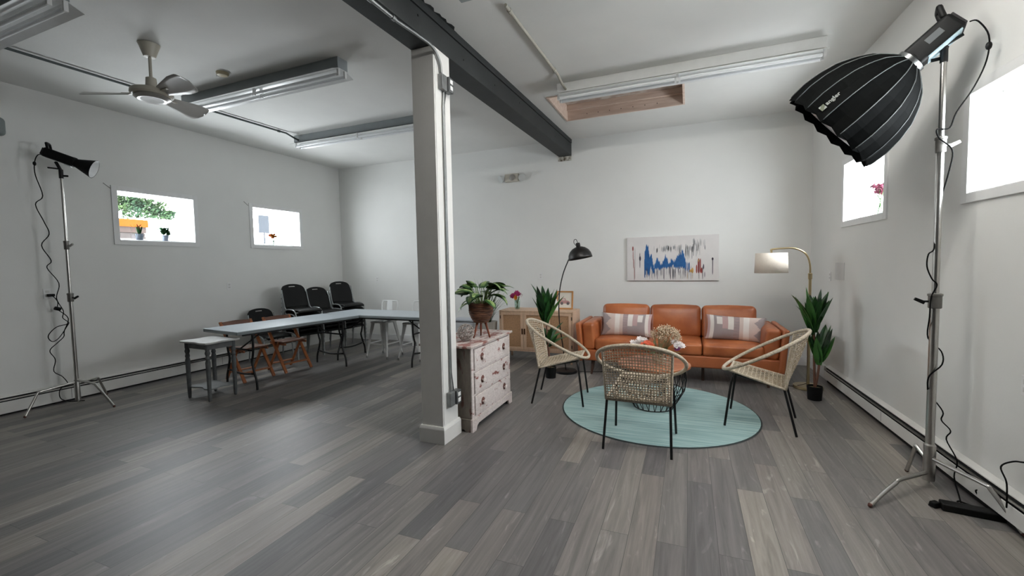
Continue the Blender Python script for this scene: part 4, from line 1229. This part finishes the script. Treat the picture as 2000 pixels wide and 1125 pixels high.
# ------------------------------------------------ sofa (front faces -y)
LEA = mat('tan_leather', (180, 104, 60), .36, var=.22, rgb2=(152, 82, 44), vscale=3.5, bump=.22, bscale=16)
LEB = mat('tan_leather_frame', (168, 94, 54), .4, var=.15, vscale=5, bump=.06, bscale=60)
WLN = mat('walnut_tapered_leg', (66, 42, 30), .45, var=.2)
SX, SY = -.17, 6.28
t = thing('sofa', 'three-seat tan leather sofa with thin arms and tapered legs', 'sofa', (SX, SY, 0))
b = MB(); rbox(b, (0, -.01, .275), (1.19, .42, .075), .02, 3); b.build('base_rail', LEB, t, smooth=True)
b = MB(); rbox(b, (0, .40, .46), (1.2, .05, .25), .03, 4); b.build('back_frame', LEB, t, smooth=True)
for s in (-1, 1):
    m_ = Matrix.Rotation(s * math.radians(5), 3, 'Y')
    b = MB(); rbox(b, (s * 1.215, -.02, .455), (.035, .44, .262), .025, 4, mtx=m_); b.build('arm', LEB, t, smooth=True)
    m_ = Matrix.Rotation(s * math.radians(4), 3, 'Y')
    b = MB(); rbox(b, (s * 1.10, -.04, .53), (.085, .37, .185), .045, 5, (.012, 0, .01), mtx=m_); b.build('arm_cushion', LEA, t, smooth=True)
sw = 2.03 / 3
for k in range(3):
    x = -1.015 + sw * (k + .5)
    b = MB(); rbox(b, (x, -.09, .425), (sw / 2 - .004, .34, .08), .04, 6, (0, .01, .018)); b.build('seat_cushion', LEA, t, smooth=True)
    b = MB(); rbox(b, (x, .24, .695), (sw / 2 - .004, .085, .225), .06, 6, (0, .035, .015), mtx=Matrix.Rotation(math.radians(-11), 3, 'X')); b.build('back_cushion', LEA, t, smooth=True)
for sx in (-1, 1):
    for sy in (-1, 1):
        MB().tube([(sx * 1.05, sy * .32, .21), (sx * 1.07, sy * .37, 0)], [.03, .014], 12).build('leg', WLN, t, smooth=True, auto=.8)
MB().cyl((.35, -.25, 0), (.35, -.25, .21), .018, 10).build('leg', WLN, t, smooth=True, auto=.8)

# lumbar pillows: pattern woven into the fabric (faces)
PC = [mat('pillow_blush', (206, 186, 178), .85, var=.05), mat('pillow_cream', (226, 218, 212), .85, var=.05), mat('pillow_taupe', (158, 146, 146), .85, var=.08),
      mat('pillow_grey_stripe', (120, 116, 118), .85), mat('pillow_dusty_pink', (190, 160, 158), .85, var=.06)]
def pillow(label, loc, rx, ry, flip):
    t = thing('lumbar_pillow', label, 'pillow', loc, 0, 'lumbar pillows on the sofa')
    def mf(u, v):
        if flip: u = 1 - u
        if u < .18:
            z = abs(((v * 2) % 1) - .5) * 2
            return 2 if u < .06 + .12 * (1 - z) else 0
        if u < .27: return 0
        if u < .36: return 1
        if u < .43: return 0
        if u < .53: return 3 if int(v * 34) % 2 else 4
        if u < .63: return 1 if v > .42 else 2
        if u < .74: return 4 if v > .45 else 2
        if u < .83: return 1 if v > .62 and v < .95 else 2
        if u < .88: return 2
        return 1 if u < .95 else 4
    W_, H_ = .34, .16
    mtx = Matrix.Rotation(rx, 4, 'X') @ Matrix.Rotation(ry, 4, 'Y')
    p = MB(mtx)
    def face(sg):
        def fn(u, v):
            a, b_ = 2 * u - 1, 2 * v - 1
            d = .075 * (max(0, (1 - abs(a) ** 2.6)) * max(0, (1 - abs(b_) ** 2.2))) ** .55
            return Vector((a * W_ * (1 - .05 * (1 - b_ * b_)), sg * d, b_ * H_ * (1 - .07 * (1 - a * a))))
        return fn
    p.grid(face(-1), 60, 34, mfn=mf); p.grid(face(1), 24, 12, mfn=lambda u, v: 1)
    p.build('cover', PC, t, smooth=True)
    tr = MB(mtx)
    for a in (-1, 1):
        for k in range(26):
            z = -H_ + 2 * H_ * k / 25
            tr.tube([(a * W_ * .985, 0, z), (a * (W_ + .015), .004, z - .005)], .002, 4)
    tr.build('fringe', PC[2], t)
    return t
pillow('patterned lumbar pillow on the left end of the sofa, triangles at its left side', (-.80, 6.20, .665), math.radians(-14), math.radians(1), False)
pillow('patterned lumbar pillow on the right end of the sofa, triangles at its right side', (.56, 6.20, .665), math.radians(-14), math.radians(3), True)

# ------------------------------------------------ painting
t = thing('canvas_painting', 'wide canvas with dripping blue abstract paint above the sofa', 'painting', (-.25, YB, 1.5875))
MB().box(-.68, .68, -.035, -.002, -.352, .352).build('canvas', mat('canvas_white', (216, 212, 210), .8, var=.03), t, bevel=.003)
def cx_(px): return (px - 345) / 1000 - .68
def cz_(py): return (905 - py) / 650 * .704 - .352
rn = random.Random(21)
strokes = {'blue_paint': [], 'grey_paint': [], 'ink_drips': [], 'red_paint': [], 'ochre_paint': [], 'purple_paint': []}
def col_prof(pts, x):
    for (a, ya), (b_, yb_) in zip(pts[:-1], pts[1:]):
        if a <= x <= b_: return ya + (yb_ - ya) * (x - a) / (b_ - a)
    return None
top = [(615, 640), (625, 480), (650, 385), (675, 390), (690, 520), (710, 560), (725, 470), (745, 620), (765, 700), (785, 640), (810, 570), (850, 620), (870, 680), (915, 610), (930, 530), (960, 570), (985, 640), (1000, 650), (1020, 600), (1070, 620), (1090, 610), (1110, 540), (1150, 500), (1185, 460), (1215, 520), (1240, 640), (1290, 660)]
bot = [(615, 850), (630, 850), (645, 740), (665, 800), (690, 830), (715, 690), (750, 790), (770, 800), (780, 735), (850, 730), (875, 745), (915, 715), (970, 725), (1020, 720), (1050, 680), (1080, 720), (1180, 715), (1230, 745), (1290, 765)]
x = 616
while x < 1288:
    w_ = rn.uniform(5, 11); m_ = min(x + w_ / 2, 1287)
    if not (640 < m_ < 668 and False):
        a = col_prof(top, m_) + rn.uniform(-25, 20); b_ = col_prof(bot, m_) + rn.uniform(-12, 25)
        if 1225 < m_ and rn.random() < .4: x += w_; continue
        strokes['blue_paint'].append((x, a, x + w_ + 1, b_))
    x += w_
for k in range(70):
    x = rn.uniform(620, 1340); strokes['ink_drips'].append((x, rn.uniform(690, 760), x + rn.uniform(2, 5), rn.uniform(790, 900)))
for k in range(75):
    x = rn.uniform(740, 1520); y = rn.uniform(300, 420) if x > 1330 else rn.uniform(375, 430)
    strokes['grey_paint'].append((x, y, x + rn.uniform(3, 14), y + rn.uniform(50, 190 if x > 1100 else 80)))
for (x, a, b_, w_) in ((430, 390, 460, 18), (438, 460, 600, 7), (448, 580, 720, 9), (458, 700, 900, 7), (1410, 590, 800, 26), (1440, 590, 800, 14), (1385, 680, 800, 18), (1455, 720, 800, 22)):
    strokes['red_paint'].append((x, a, x + w_, b_))
for (x, a, b_, w_) in ((1290, 745, 785, 40), (1320, 720, 800, 30), (1415, 600, 640, 18), (1260, 790, 890, 4), (1330, 800, 890, 4)):
    strokes['ochre_paint'].append((x, a, x + w_, b_))
for (x, a, b_, w_) in ((545, 490, 715, 9), (538, 540, 610, 26), (1615, 580, 820, 10), (1605, 580, 620, 26), (1425, 600, 890, 6), (1475, 700, 890, 7), (1485, 670, 745, 16), (1505, 780, 860, 8), (915, 700, 900, 7), (1012, 700, 895, 7), (812, 730, 890, 7), (470, 420, 880, 3)):
    strokes['purple_paint'].append((x, a, x + w_, b_))
SC = {'blue_paint': (28, 96, 158), 'grey_paint': (168, 168, 170), 'ink_drips': (72, 74, 92), 'red_paint': (150, 52, 44), 'ochre_paint': (198, 156, 88), 'purple_paint': (86, 78, 92)}
for i, (nm, L_) in enumerate(strokes.items()):
    groups = [L_] if nm not in ('red_paint', 'purple_paint') else [[q for q in L_ if lo <= q[0] < hi] for lo, hi in ((0, 600), (600, 1550), (1550, 2000))]
    y0 = -.0352 - .0004 * i
    for G_ in groups:
      if not G_: continue
      s_ = MB()
      for (x0, a, x1, b_) in G_:
        a_, c_ = cx_(x0), cx_(x1); z1, z0 = cz_(a), cz_(min(b_, 902)); e = (c_ - a_) * .3
        h = min((z1 - z0) * .3, .03)
        s_.prism([(a_, y0, z0 + h), (a_ + e, y0, z0), (c_ - e, y0, z0), (c_, y0, z0 + h), (c_, y0, z1 - h), (c_ - e, y0, z1), (a_ + e, y0, z1), (a_, y0, z1 - h)], (0, 0, 0), (0, -.0006, 0))
      s_.build(nm, mat('canvas_' + nm, SC[nm], .6, var=.15, vscale=20), t)

# ------------------------------------------------ rug
RUG = mat('teal_rug_weave', (160, 186, 184), .95, var=.25, rgb2=(132, 163, 163), vscale=5, stretch=(.35, 7, 1), bump=.4, bscale=60)
r = MB().lathe([(.955, 0.0005), (.96, .004), (.955, .008)], 72)
rug = r.build('round_rug', RUG, smooth=False); at(rug, (-.31, 4.68, 0)); tag(rug, 'round pale teal rug under the coffee table and cane chairs', 'rug')
MB().lathe([(.955, .0005), (.968, .003), (.955, .0085)], 72, cap0=False, cap1=False).build('dark_edging', mat('rug_binding', (44, 54, 54), .9), rug)
RZ = .0082

# ------------------------------------------------ woven hoop chairs (local +y forward)
ROPE = mat('natural_rope', (212, 199, 182), .85, var=.2, rgb2=(184, 170, 146), vscale=60, bump=.8, bscale=260)
ROPEW = mat('woven_cord', (202, 187, 168), .85, var=.2, rgb2=(174, 158, 132), vscale=60, bump=.5, bscale=260)
def hoop(tt):
    c, s_ = math.cos(tt), math.sin(tt)
    x = .36 * math.copysign(abs(s_) ** .92, s_)
    return Vector((x, -.005 - .345 * c, .695 + .2 * c))
def cane_chair(label, loc, rz):
    t = thing('hoop_chair', label, 'chair', loc, rz, 'woven hoop chairs around the rug')
    n = 64
    MB().tube([hoop(2 * PI * k / n) for k in range(n)], .0155, 10, closed=True).build('hoop_rail', ROPE, t, smooth=True)
    def hx(x):   # hoop point at the back for given x
        a = math.asin(min(1, abs(x) / .36) ** (1 / .92)); p = hoop(a); return Vector((x, p.y, p.z))
    def back(u, v):
        xt = (2 * u - 1) * .27; xb = (2 * u - 1) * .255
        a = hx(xt); b_ = Vector((xb, -.175, .405))
        p = b_.lerp(a, v); p.y -= .012 * math.sin(PI * v) * (1 - (2 * u - 1) ** 2); return p
    def hf(x):
        a = PI - math.asin(min(1, abs(x) / .36) ** (1 / .92)); p = hoop(a); return Vector((x, p.y, p.z))
    def seat(u, v):
        xf = (2 * u - 1) * .20; xb = (2 * u - 1) * .255
        a = Vector((xf, .27, .515)); b_ = Vector((xb, -.175, .405))
        p = b_.lerp(a, v); p.z -= .02 * math.sin(PI * v) * (1 - (2 * u - 1) ** 2); return p
    for nm, fn, nu, nv in (('backrest', back, 24, 20), ('seat', seat, 17, 13)):
        w = MB(); rn_ = random.Random(nu)
        for k in range(nu + 1):
            if 0 < k < nu: w.tube([fn(k / nu, j / 12) + Vector((0, .003 * (-1) ** (j + k), 0)) for j in range(13)], .0036, 5, caps=False)
        for k in range(nv + 1):
            v = k / nv
            if 0 < k < nv: w.tube([fn(j / 16, v) + Vector((0, .003 * (-1) ** (j + k), .0)) for j in range(17)], .0042, 5, caps=False)
        w.build(nm, ROPEW, t, smooth=True)
        e = MB()
        for k in (0, 1): e.tube([fn(k, j / 12) for j in range(13)], .011, 8)
        e.tube([fn(j / 16, 0) for j in range(17)], .012, 8)
        if nm == 'seat': e.tube([fn(j / 16, 1) for j in range(17)], .011, 8)
        e.build('wrapped_edge', ROPE, t, smooth=True)
    for s_ in (-1, 1):
        MB().tube([(s_ * .25, -.165, .40), (s_ * .265, -.26, .007)], .0105, 10).build('leg', BLACKM, t, smooth=True, auto=.8)
        MB().tube([(s_ * .16, .24, .485), (s_ * .22, .235, .47), (s_ * .245, .25, .42), (s_ * .265, .30, .007)], .0105, 10, smooth=3).build('leg', BLACKM, t, smooth=True, auto=.8)
    u = MB(); u.tube([(-.25, -.165, .398), (.25, -.165, .398)], .009, 8); u.tube([(-.2, .24, .478), (.2, .24, .478)], .009, 8)
    for s_ in (-1, 1): u.tube([(s_ * .2, -.165, .396), (s_ * .17, .24, .478)], .008, 8)
    u.build('under_frame', BLACKM, t, smooth=True)
    return t
cane_chair('woven rope hoop chair on the left of the rug, its side toward the viewer', (-1.36, 4.70, RZ), math.radians(-83))
cane_chair('woven rope hoop chair in front of the coffee table, back toward the viewer', (-.37, 3.75, RZ), math.radians(-2))
cane_chair('woven rope hoop chair on the right of the rug, facing the coffee table', (.66, 4.60, RZ), math.radians(80))

# ------------------------------------------------ coffee table
TW = mat('acacia_top', (176, 112, 76), .4, var=.25, rgb2=(150, 86, 54), vscale=3, stretch=(1, 7, 7))
t = thing('coffee_table', 'round wooden-topped coffee table on a black wire basket base in the middle of the rug', 'table', (-.34, 4.76, RZ))
MB().lathe([(.35, .435), (.37, .445), (.37, .465), (.36, .472)], 56).build('tabletop', TW, t, smooth=True, auto=.4)
w = MB()
def bk(a, f):
    r_ = [.31, .325, .30, .235, .20][min(4, int(f * 4))]; k = f * 4; i = min(3, int(k)); rr_ = [.31, .33, .315, .26, .20]
    r_ = rr_[i] + (rr_[i + 1] - rr_[i]) * (k - i)
    return Vector((math.cos(a) * r_, math.sin(a) * r_, .43 - .425 * f ** .95))
for k in range(22):
    a = 2 * PI * k / 22
    w.tube([bk(a + f * .28, f) for f in [j / 8 for j in range(9)]], .0035, 6)
    w.tube([bk(a - f * .28, f) for f in [j / 8 for j in range(9)]], .0035, 6)
for f in (0, .55, 1):
    w.tube([bk(2 * PI * k / 32, f) for k in range(32)], .005, 6, closed=True)
w.build('wire_base', BLACKM, t, smooth=True)
t = thing('flower_arrangement', 'bouquet of dried white sprays with coral and white blooms on the coffee table', 'flowers', (-.28, 4.78, RZ + .472))
MB().lathe([(.05, 0), (.075, .02), (.08, .08), (.06, .12), (.065, .13)], 24, cap1=False).build('bowl', VGLASS, t, smooth=True)
s_ = MB(); g = MB(); rn = random.Random(31)
for k in range(90):
    a = rn.uniform(0, 2 * PI); q = rn.random() ** .5; tip = Vector((.06 + math.cos(a) * .16 * q, math.sin(a) * .13 * q, .24 + .15 * math.sqrt(1 - q * q) - .02))
    s_.tube([(0, 0, .03), (tip.x * .4, tip.y * .4, .15), tip], [.002, .0012], 4)
    for j in range(9):
        g.ball(tip + Vector((rn.gauss(0, .018), rn.gauss(0, .018), rn.gauss(0, .016))), rn.uniform(.004, .0075), 5, 4)
s_.build('stems', mat('dried_stem', (150, 134, 98), .7), t); g.build('dried_sprays', mat('babys_breath_cream', (214, 196, 170), .8, var=.2, vscale=30, rgb2=(176, 150, 124)), t, smooth=True)
for nm, m_, pts, r_ in (('white_bloom', WHT, [(-.22, 0, .20), (-.25, -.03, .17), (-.18, -.02, .22), (-.2, .03, .23), (-.27, .01, .19), (-.15, -.02, .23), (.19, -.04, .21), (.22, -.02, .19), (.2, .0, .17), (.17, -.06, .19), (.15, -.05, .23)], .042),
                        ('coral_bloom', COR, [(-.12, -.06, .205), (-.15, -.07, .185), (-.09, -.07, .19)], .046), ('orange_bloom', YEL, [(-.07, -.09, .165), (-.1, -.09, .155)], .042), ('purple_bloom', PUR, [(-.2, -.06, .165), (-.17, -.07, .155), (.18, -.08, .165)], .036)):
    for c_ in pts:
        f = MB(); petal_flower(f, c_, r_, 8, (rn.uniform(-.4, .4), -.6, .8), 3); f.build(nm, m_, t)
lf = MB(); leafy(lf, (0, 0, .12), 40, .18, .06, .07, 4); lf.build('bouquet_leaves', STM, t)

# ------------------------------------------------ vase on the right window sill
t = thing('flower_vase', 'dusty pink flowers in a glass jar on the right wall window sill', 'flowers', (XR(5.36) + .075, 5.36, ZW0 + .006))
MB().lathe([(.042, 0), (.048, .01), (.048, .13), (.036, .15), (.036, .18)], 20, cap1=False).build('jar', VGLASS, t, smooth=True)
s_ = MB()
for k in range(9):
    a = 2 * PI * k / 9; s_.tube([(math.cos(a) * .02, math.sin(a) * .02, .01), (0, 0, .14), (math.cos(a) * .05, math.sin(a) * .05, .24)], .003, 5)
s_.build('stems', STM, t)
f = MB(); rn = random.Random(44)
for k in range(26):
    a = rn.uniform(0, 2 * PI); q = rn.random() ** .5
    petal_flower(f, (math.cos(a) * .075 * q, math.sin(a) * .09 * q, .24 + rn.uniform(-.03, .06)), .032, 6, (math.cos(a), math.sin(a), .8), 2)
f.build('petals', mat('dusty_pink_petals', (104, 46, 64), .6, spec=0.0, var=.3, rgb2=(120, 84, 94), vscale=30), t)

# ------------------------------------------------ right stand, studio light, softbox
SPX, SPY = 1.505, 3.68
cstand('tall steel light stand in the right foreground carrying the big black softbox', SPX, SPY, .045,
       [(.10, -.25, -.22, .10, -.455, -.44), (.20, .14, -.34, .19, .21, -.50), (.17, -.035, .10, .235, -.04, .20)],
       [1.25, 2.26, 2.78], [(1.25, PI, BK), (2.26, 0.1, GREYK)], [.024, .019, .0155], '')
RC = Vector((1.345, 3.72, 2.825))            # softbox ring
RM = Vector((.93, 3.86, 2.455))              # centre of its front rim
dd = (RM - RC).normalized()
t, m, o, d, s, u, L = studio_light('black studio light body with rear handle holding the large softbox', RC - dd * .285, RC - dd * .005, .070, (SPX, SPY, 2.83), 0, -1)
MB(m).box(-.069, .069, .03, L * .8, -.0705, -.062).build('label_reflection_patch', mat('painted_window_reflection', (150, 170, 178), .4), t)  # pale blue patch painting the window's reflection on the underside
MB(m).box(-.071, -.069, L * .3, L * .62, -.01, .03).build('side_marking', mat('grey_print', (70, 74, 76), .6), t)
# softbox: sixteen taut gores on rods
SBF = mat('black_softbox_fabric', (3, 4, 4), .85, var=.15, vscale=3, spec=.07)
NG = 16; SL = (RM - RC).length
prof = [(0.0, .075), (.06, .135), (.14, .20), (.26, .262), (.42, .318), (.6, .352), (.78, .368), (.92, .366), (1.0, .36)]
us = d.cross(Vector((0, 0, 1))).normalized(); uu = us.cross(d)
def sbp(k, f, r_off=0.0):
    for (a, ra), (b_, rb) in zip(prof[:-1], prof[1:]):
        if a <= f <= b_: r_ = ra + (rb - ra) * (f - a) / (b_ - a); break
    a = 2 * PI * k / NG
    return d * f * SL + (us * math.cos(a) + uu * math.sin(a)) * (r_ + r_off)
t = thing('softbox', 'large deep black parabolic softbox marked angler on the right studio light', 'softbox', RC)
sb = MB()
for k in range(NG):
    for i in range(24):
        f0, f1 = i / 24, (i + 1) / 24
        def rowpt(f):
            A, B = sbp(k, f), sbp(k + 1, f); Mid = (A + B) / 2
            bow = .014 * f      # the fabric is pulled in slightly between the rods
            ctr = d * f * SL
            Mid = Mid + (ctr - Mid).normalized() * bow
            if f == 1: Mid = Mid - d * .018
            return A, Mid, B
        a0, m0, b0 = rowpt(f0); a1, m1, b1 = rowpt(f1)
        sb.add([a0, m0, b0, a1, m1, b1], [(0, 1, 4, 3), (1, 2, 5, 4)])
sb.build('fabric_shell', SBF, t, solid=.002)
RIBM = mat('softbox_rod_seam', (74, 78, 78), .5)
for k in range(NG):
    MB().tube([sbp(k, f / 20 * .965, .003) for f in range(21)], .0028, 6).build('rib', RIBM, t, smooth=True)
MB().lathe([(.07, -.02), (.088, -.018), (.088, .012), (.07, .016)], 36, (0, 0, 0), d).build('speed_ring', mat('speed_ring_metal', (120, 122, 122), .3, metal=.9), t, smooth=True, auto=.5)
pr_ = MB().lathe([(.05, .02), (.09, .08), (.2, .22), (.29, .36), (.325, SL * .9)], 32, (0, 0, 0), d, cap0=True, cap1=False)
pr_.build('silver_lining', mat('silver_lining', (200, 202, 204), .4, metal=.4), t, smooth=True)
MB().lathe([(.325, SL * .885), (.325, SL * .89)], 32, (0, 0, 0), d).build('front_diffuser', mat('diffuser_cloth', (226, 226, 226), .9), t)
lt = MB()
# view side of the softbox: find the gores facing the room's camera side (-y)
cand = sorted(range(NG), key=lambda k: (sbp(k + .5, .8) - d * .8 * SL).normalized().dot(Vector((-.25, -1, .12)).normalized()))
KG = cand[-1]
A = (sbp(KG, .89) + sbp(KG + 1, .89)) / 2; B = (sbp(KG, .62) + sbp(KG + 1, .62)) / 2
tx = (B - A).normalized(); acr = (sbp(KG + 1, .65) - sbp(KG, .65)).normalized()
nr = tx.cross(acr); 
ctr = ((sbp(KG, .65) + sbp(KG + 1, .65)) / 2); rad_ = (ctr - d * .65 * SL).normalized()
if nr.dot(rad_) < 0: nr = -nr
ty = nr.cross(tx)
PRT = mat('softbox_print', (112, 116, 113), .7)
base = A + nr * .004 - rad_ * .004
sq = MB()
def tp_(x, y, z=0): return base + tx * x + ty * y + nr * z
sq.prism([tp_(-.012, -.022), tp_(.022, -.022), tp_(.022, .014), tp_(-.012, .014)], (0, 0, 0), nr * .001)
sq.build('logo_square', mat('logo_green_grey', (66, 72, 54), .7), t)
sq = MB()
sq.prism([tp_(.0, -.022, .0012), tp_(.022, -.022, .0012), tp_(.022, -.004, .0012), tp_(.012, -.01, .0012)], (0, 0, 0), nr * .0006)
sq.prism([tp_(-.012, .0, .0012), tp_(-.002, .006, .0012), tp_(.004, .014, .0012), tp_(-.012, .014, .0012)], (0, 0, 0), nr * .0006)
sq.build('logo_corner', PRT, t)
def text(body, size, mtx, material, parent, name):
    c = bpy.data.curves.new(name, 'FONT'); c.body = body; c.size = size; c.extrude = .0006; c.offset = size * .02
    o_ = bpy.data.objects.new(name + '_tmp', c); COL.objects.link(o_)
    bpy.context.view_layer.update()
    me = bpy.data.meshes.new_from_object(o_.evaluated_get(bpy.context.evaluated_depsgraph_get()))
    bpy.data.objects.remove(o_)
    me.materials.clear(); me.materials.append(material)
    ob = bpy.data.objects.new(name, me); COL.objects.link(ob); ob.parent = parent
    me.transform(mtx)
    return ob
mt = Matrix((tx, ty, nr)).transposed().to_4x4(); mt.translation = tp_(.030, -.012, .001)
text('angler', .038, mt, PRT, t, 'brand_lettering')
mt2 = mt.copy(); mt2.translation = tp_(.105, -.024, .001)
text('parabolic', .012, mt2, mat('faint_print', (52, 56, 54), .7), t, 'small_lettering') if False else None

# right stand cable and power brick
c = MB()
q_ = RC - dd * .285
P = [q_ + Vector((.05, -.02, -.02)), q_ + Vector((.085, -.03, -.03)), (1.66, 3.56, 2.86), (1.655, 3.56, 2.72), (1.62, 3.6, 2.58), (1.56, 3.64, 2.45), (1.535, 3.655, 2.36), (1.475, 3.655, 2.36), (1.48, 3.64, 2.30), (1.55, 3.65, 2.22), (1.545, 3.66, 2.1), (1.52, 3.70, 1.9), (1.50, 3.705, 1.75), (1.485, 3.665, 1.6), (1.455, 3.66, 1.56), (1.45, 3.66, 1.48), (1.475, 3.655, 1.4), (1.50, 3.65, 1.36), (1.475, 3.655, 1.28), (1.468, 3.65, 1.15), (1.49, 3.715, 1.0), (1.55, 3.69, .92), (1.54, 3.65, .84), (1.478, 3.65, .76), (1.475, 3.66, .68), (1.51, 3.715, .62), (1.565, 3.68, .52), (1.56, 3.68, .46), (1.60, 3.66, .40), (1.58, 3.66, .34), (1.62, 3.62, .22), (1.60, 3.60, .12), (1.585, 3.5, .03), (1.56, 3.42, .007), (1.52, 3.40, .007), (1.47, 3.39, .016)]
c.tube(P, .0042, 6, smooth=5)
cb_ = c.build('power_cable', CABLE, smooth=True); tag(cb_, 'black power cable winding down the right light stand to the floor', 'cable')
MB().ball((1.662, 3.56, 2.80), .016, 8, 6, (1, 1, 1.5)).build('ferrite_bead', BLACKP, cb_, smooth=True)
t = thing('power_brick', 'black power adapter brick lying on the floor by the right stand foot', 'power adapter', (1.56, 3.36, 0), math.radians(-8))
b = MB(); rbox(b, (.02, 0, .022), (.14, .038, .022), .008, 3); b.build('body', BLACKP, t, smooth=True)
MB().tube([(-.12, 0, .018), (-.14, .005, .01), (-.155, .01, .006)], .005, 6).build('lead', CABLE, t, smooth=True)
t = thing('plug_connector', 'black plug block at the cable end in front of the right stand', 'plug', (1.42, 3.385, 0), .6)
MB().obox((0, 0, .017), (1, 0, 0), (0, 1, 0), (0, 0, 1), .028, .022, .016, .8, .8).build('body', BLACKP, t, bevel=.005)
c = MB()
c.tube([(1.70, 3.35, .02), (1.76, 3.38, .02), (1.70, 3.48, .03), (1.66, 3.5, .09), (1.72, 3.46, .1), (1.70, 3.36, .04), (1.64, 3.45, .007), (1.58, 3.5, .007), (1.56, 3.44, .007)], .0042, 6, smooth=5)
cc = c.build('power_cable', CABLE, smooth=True); tag(cc, 'tangle of black cable on the floor behind the power adapter', 'cable')
c = MB()
xw = XR(3.2)
c.tube([(XR(2.9) - .02, 2.9, .56), (xw - .05, 3.12, .44), (xw - .06, 3.22, .40), (xw - .08, 3.28, .34), (xw - .085, 3.22, .28), (xw - .09, 3.2, .2), (xw - .09, 3.2, .14)], .0045, 6, smooth=5)
cc = c.build('power_cable', CABLE, smooth=True); tag(cc, 'black cable hanging over the right heater at the picture edge', 'cable')
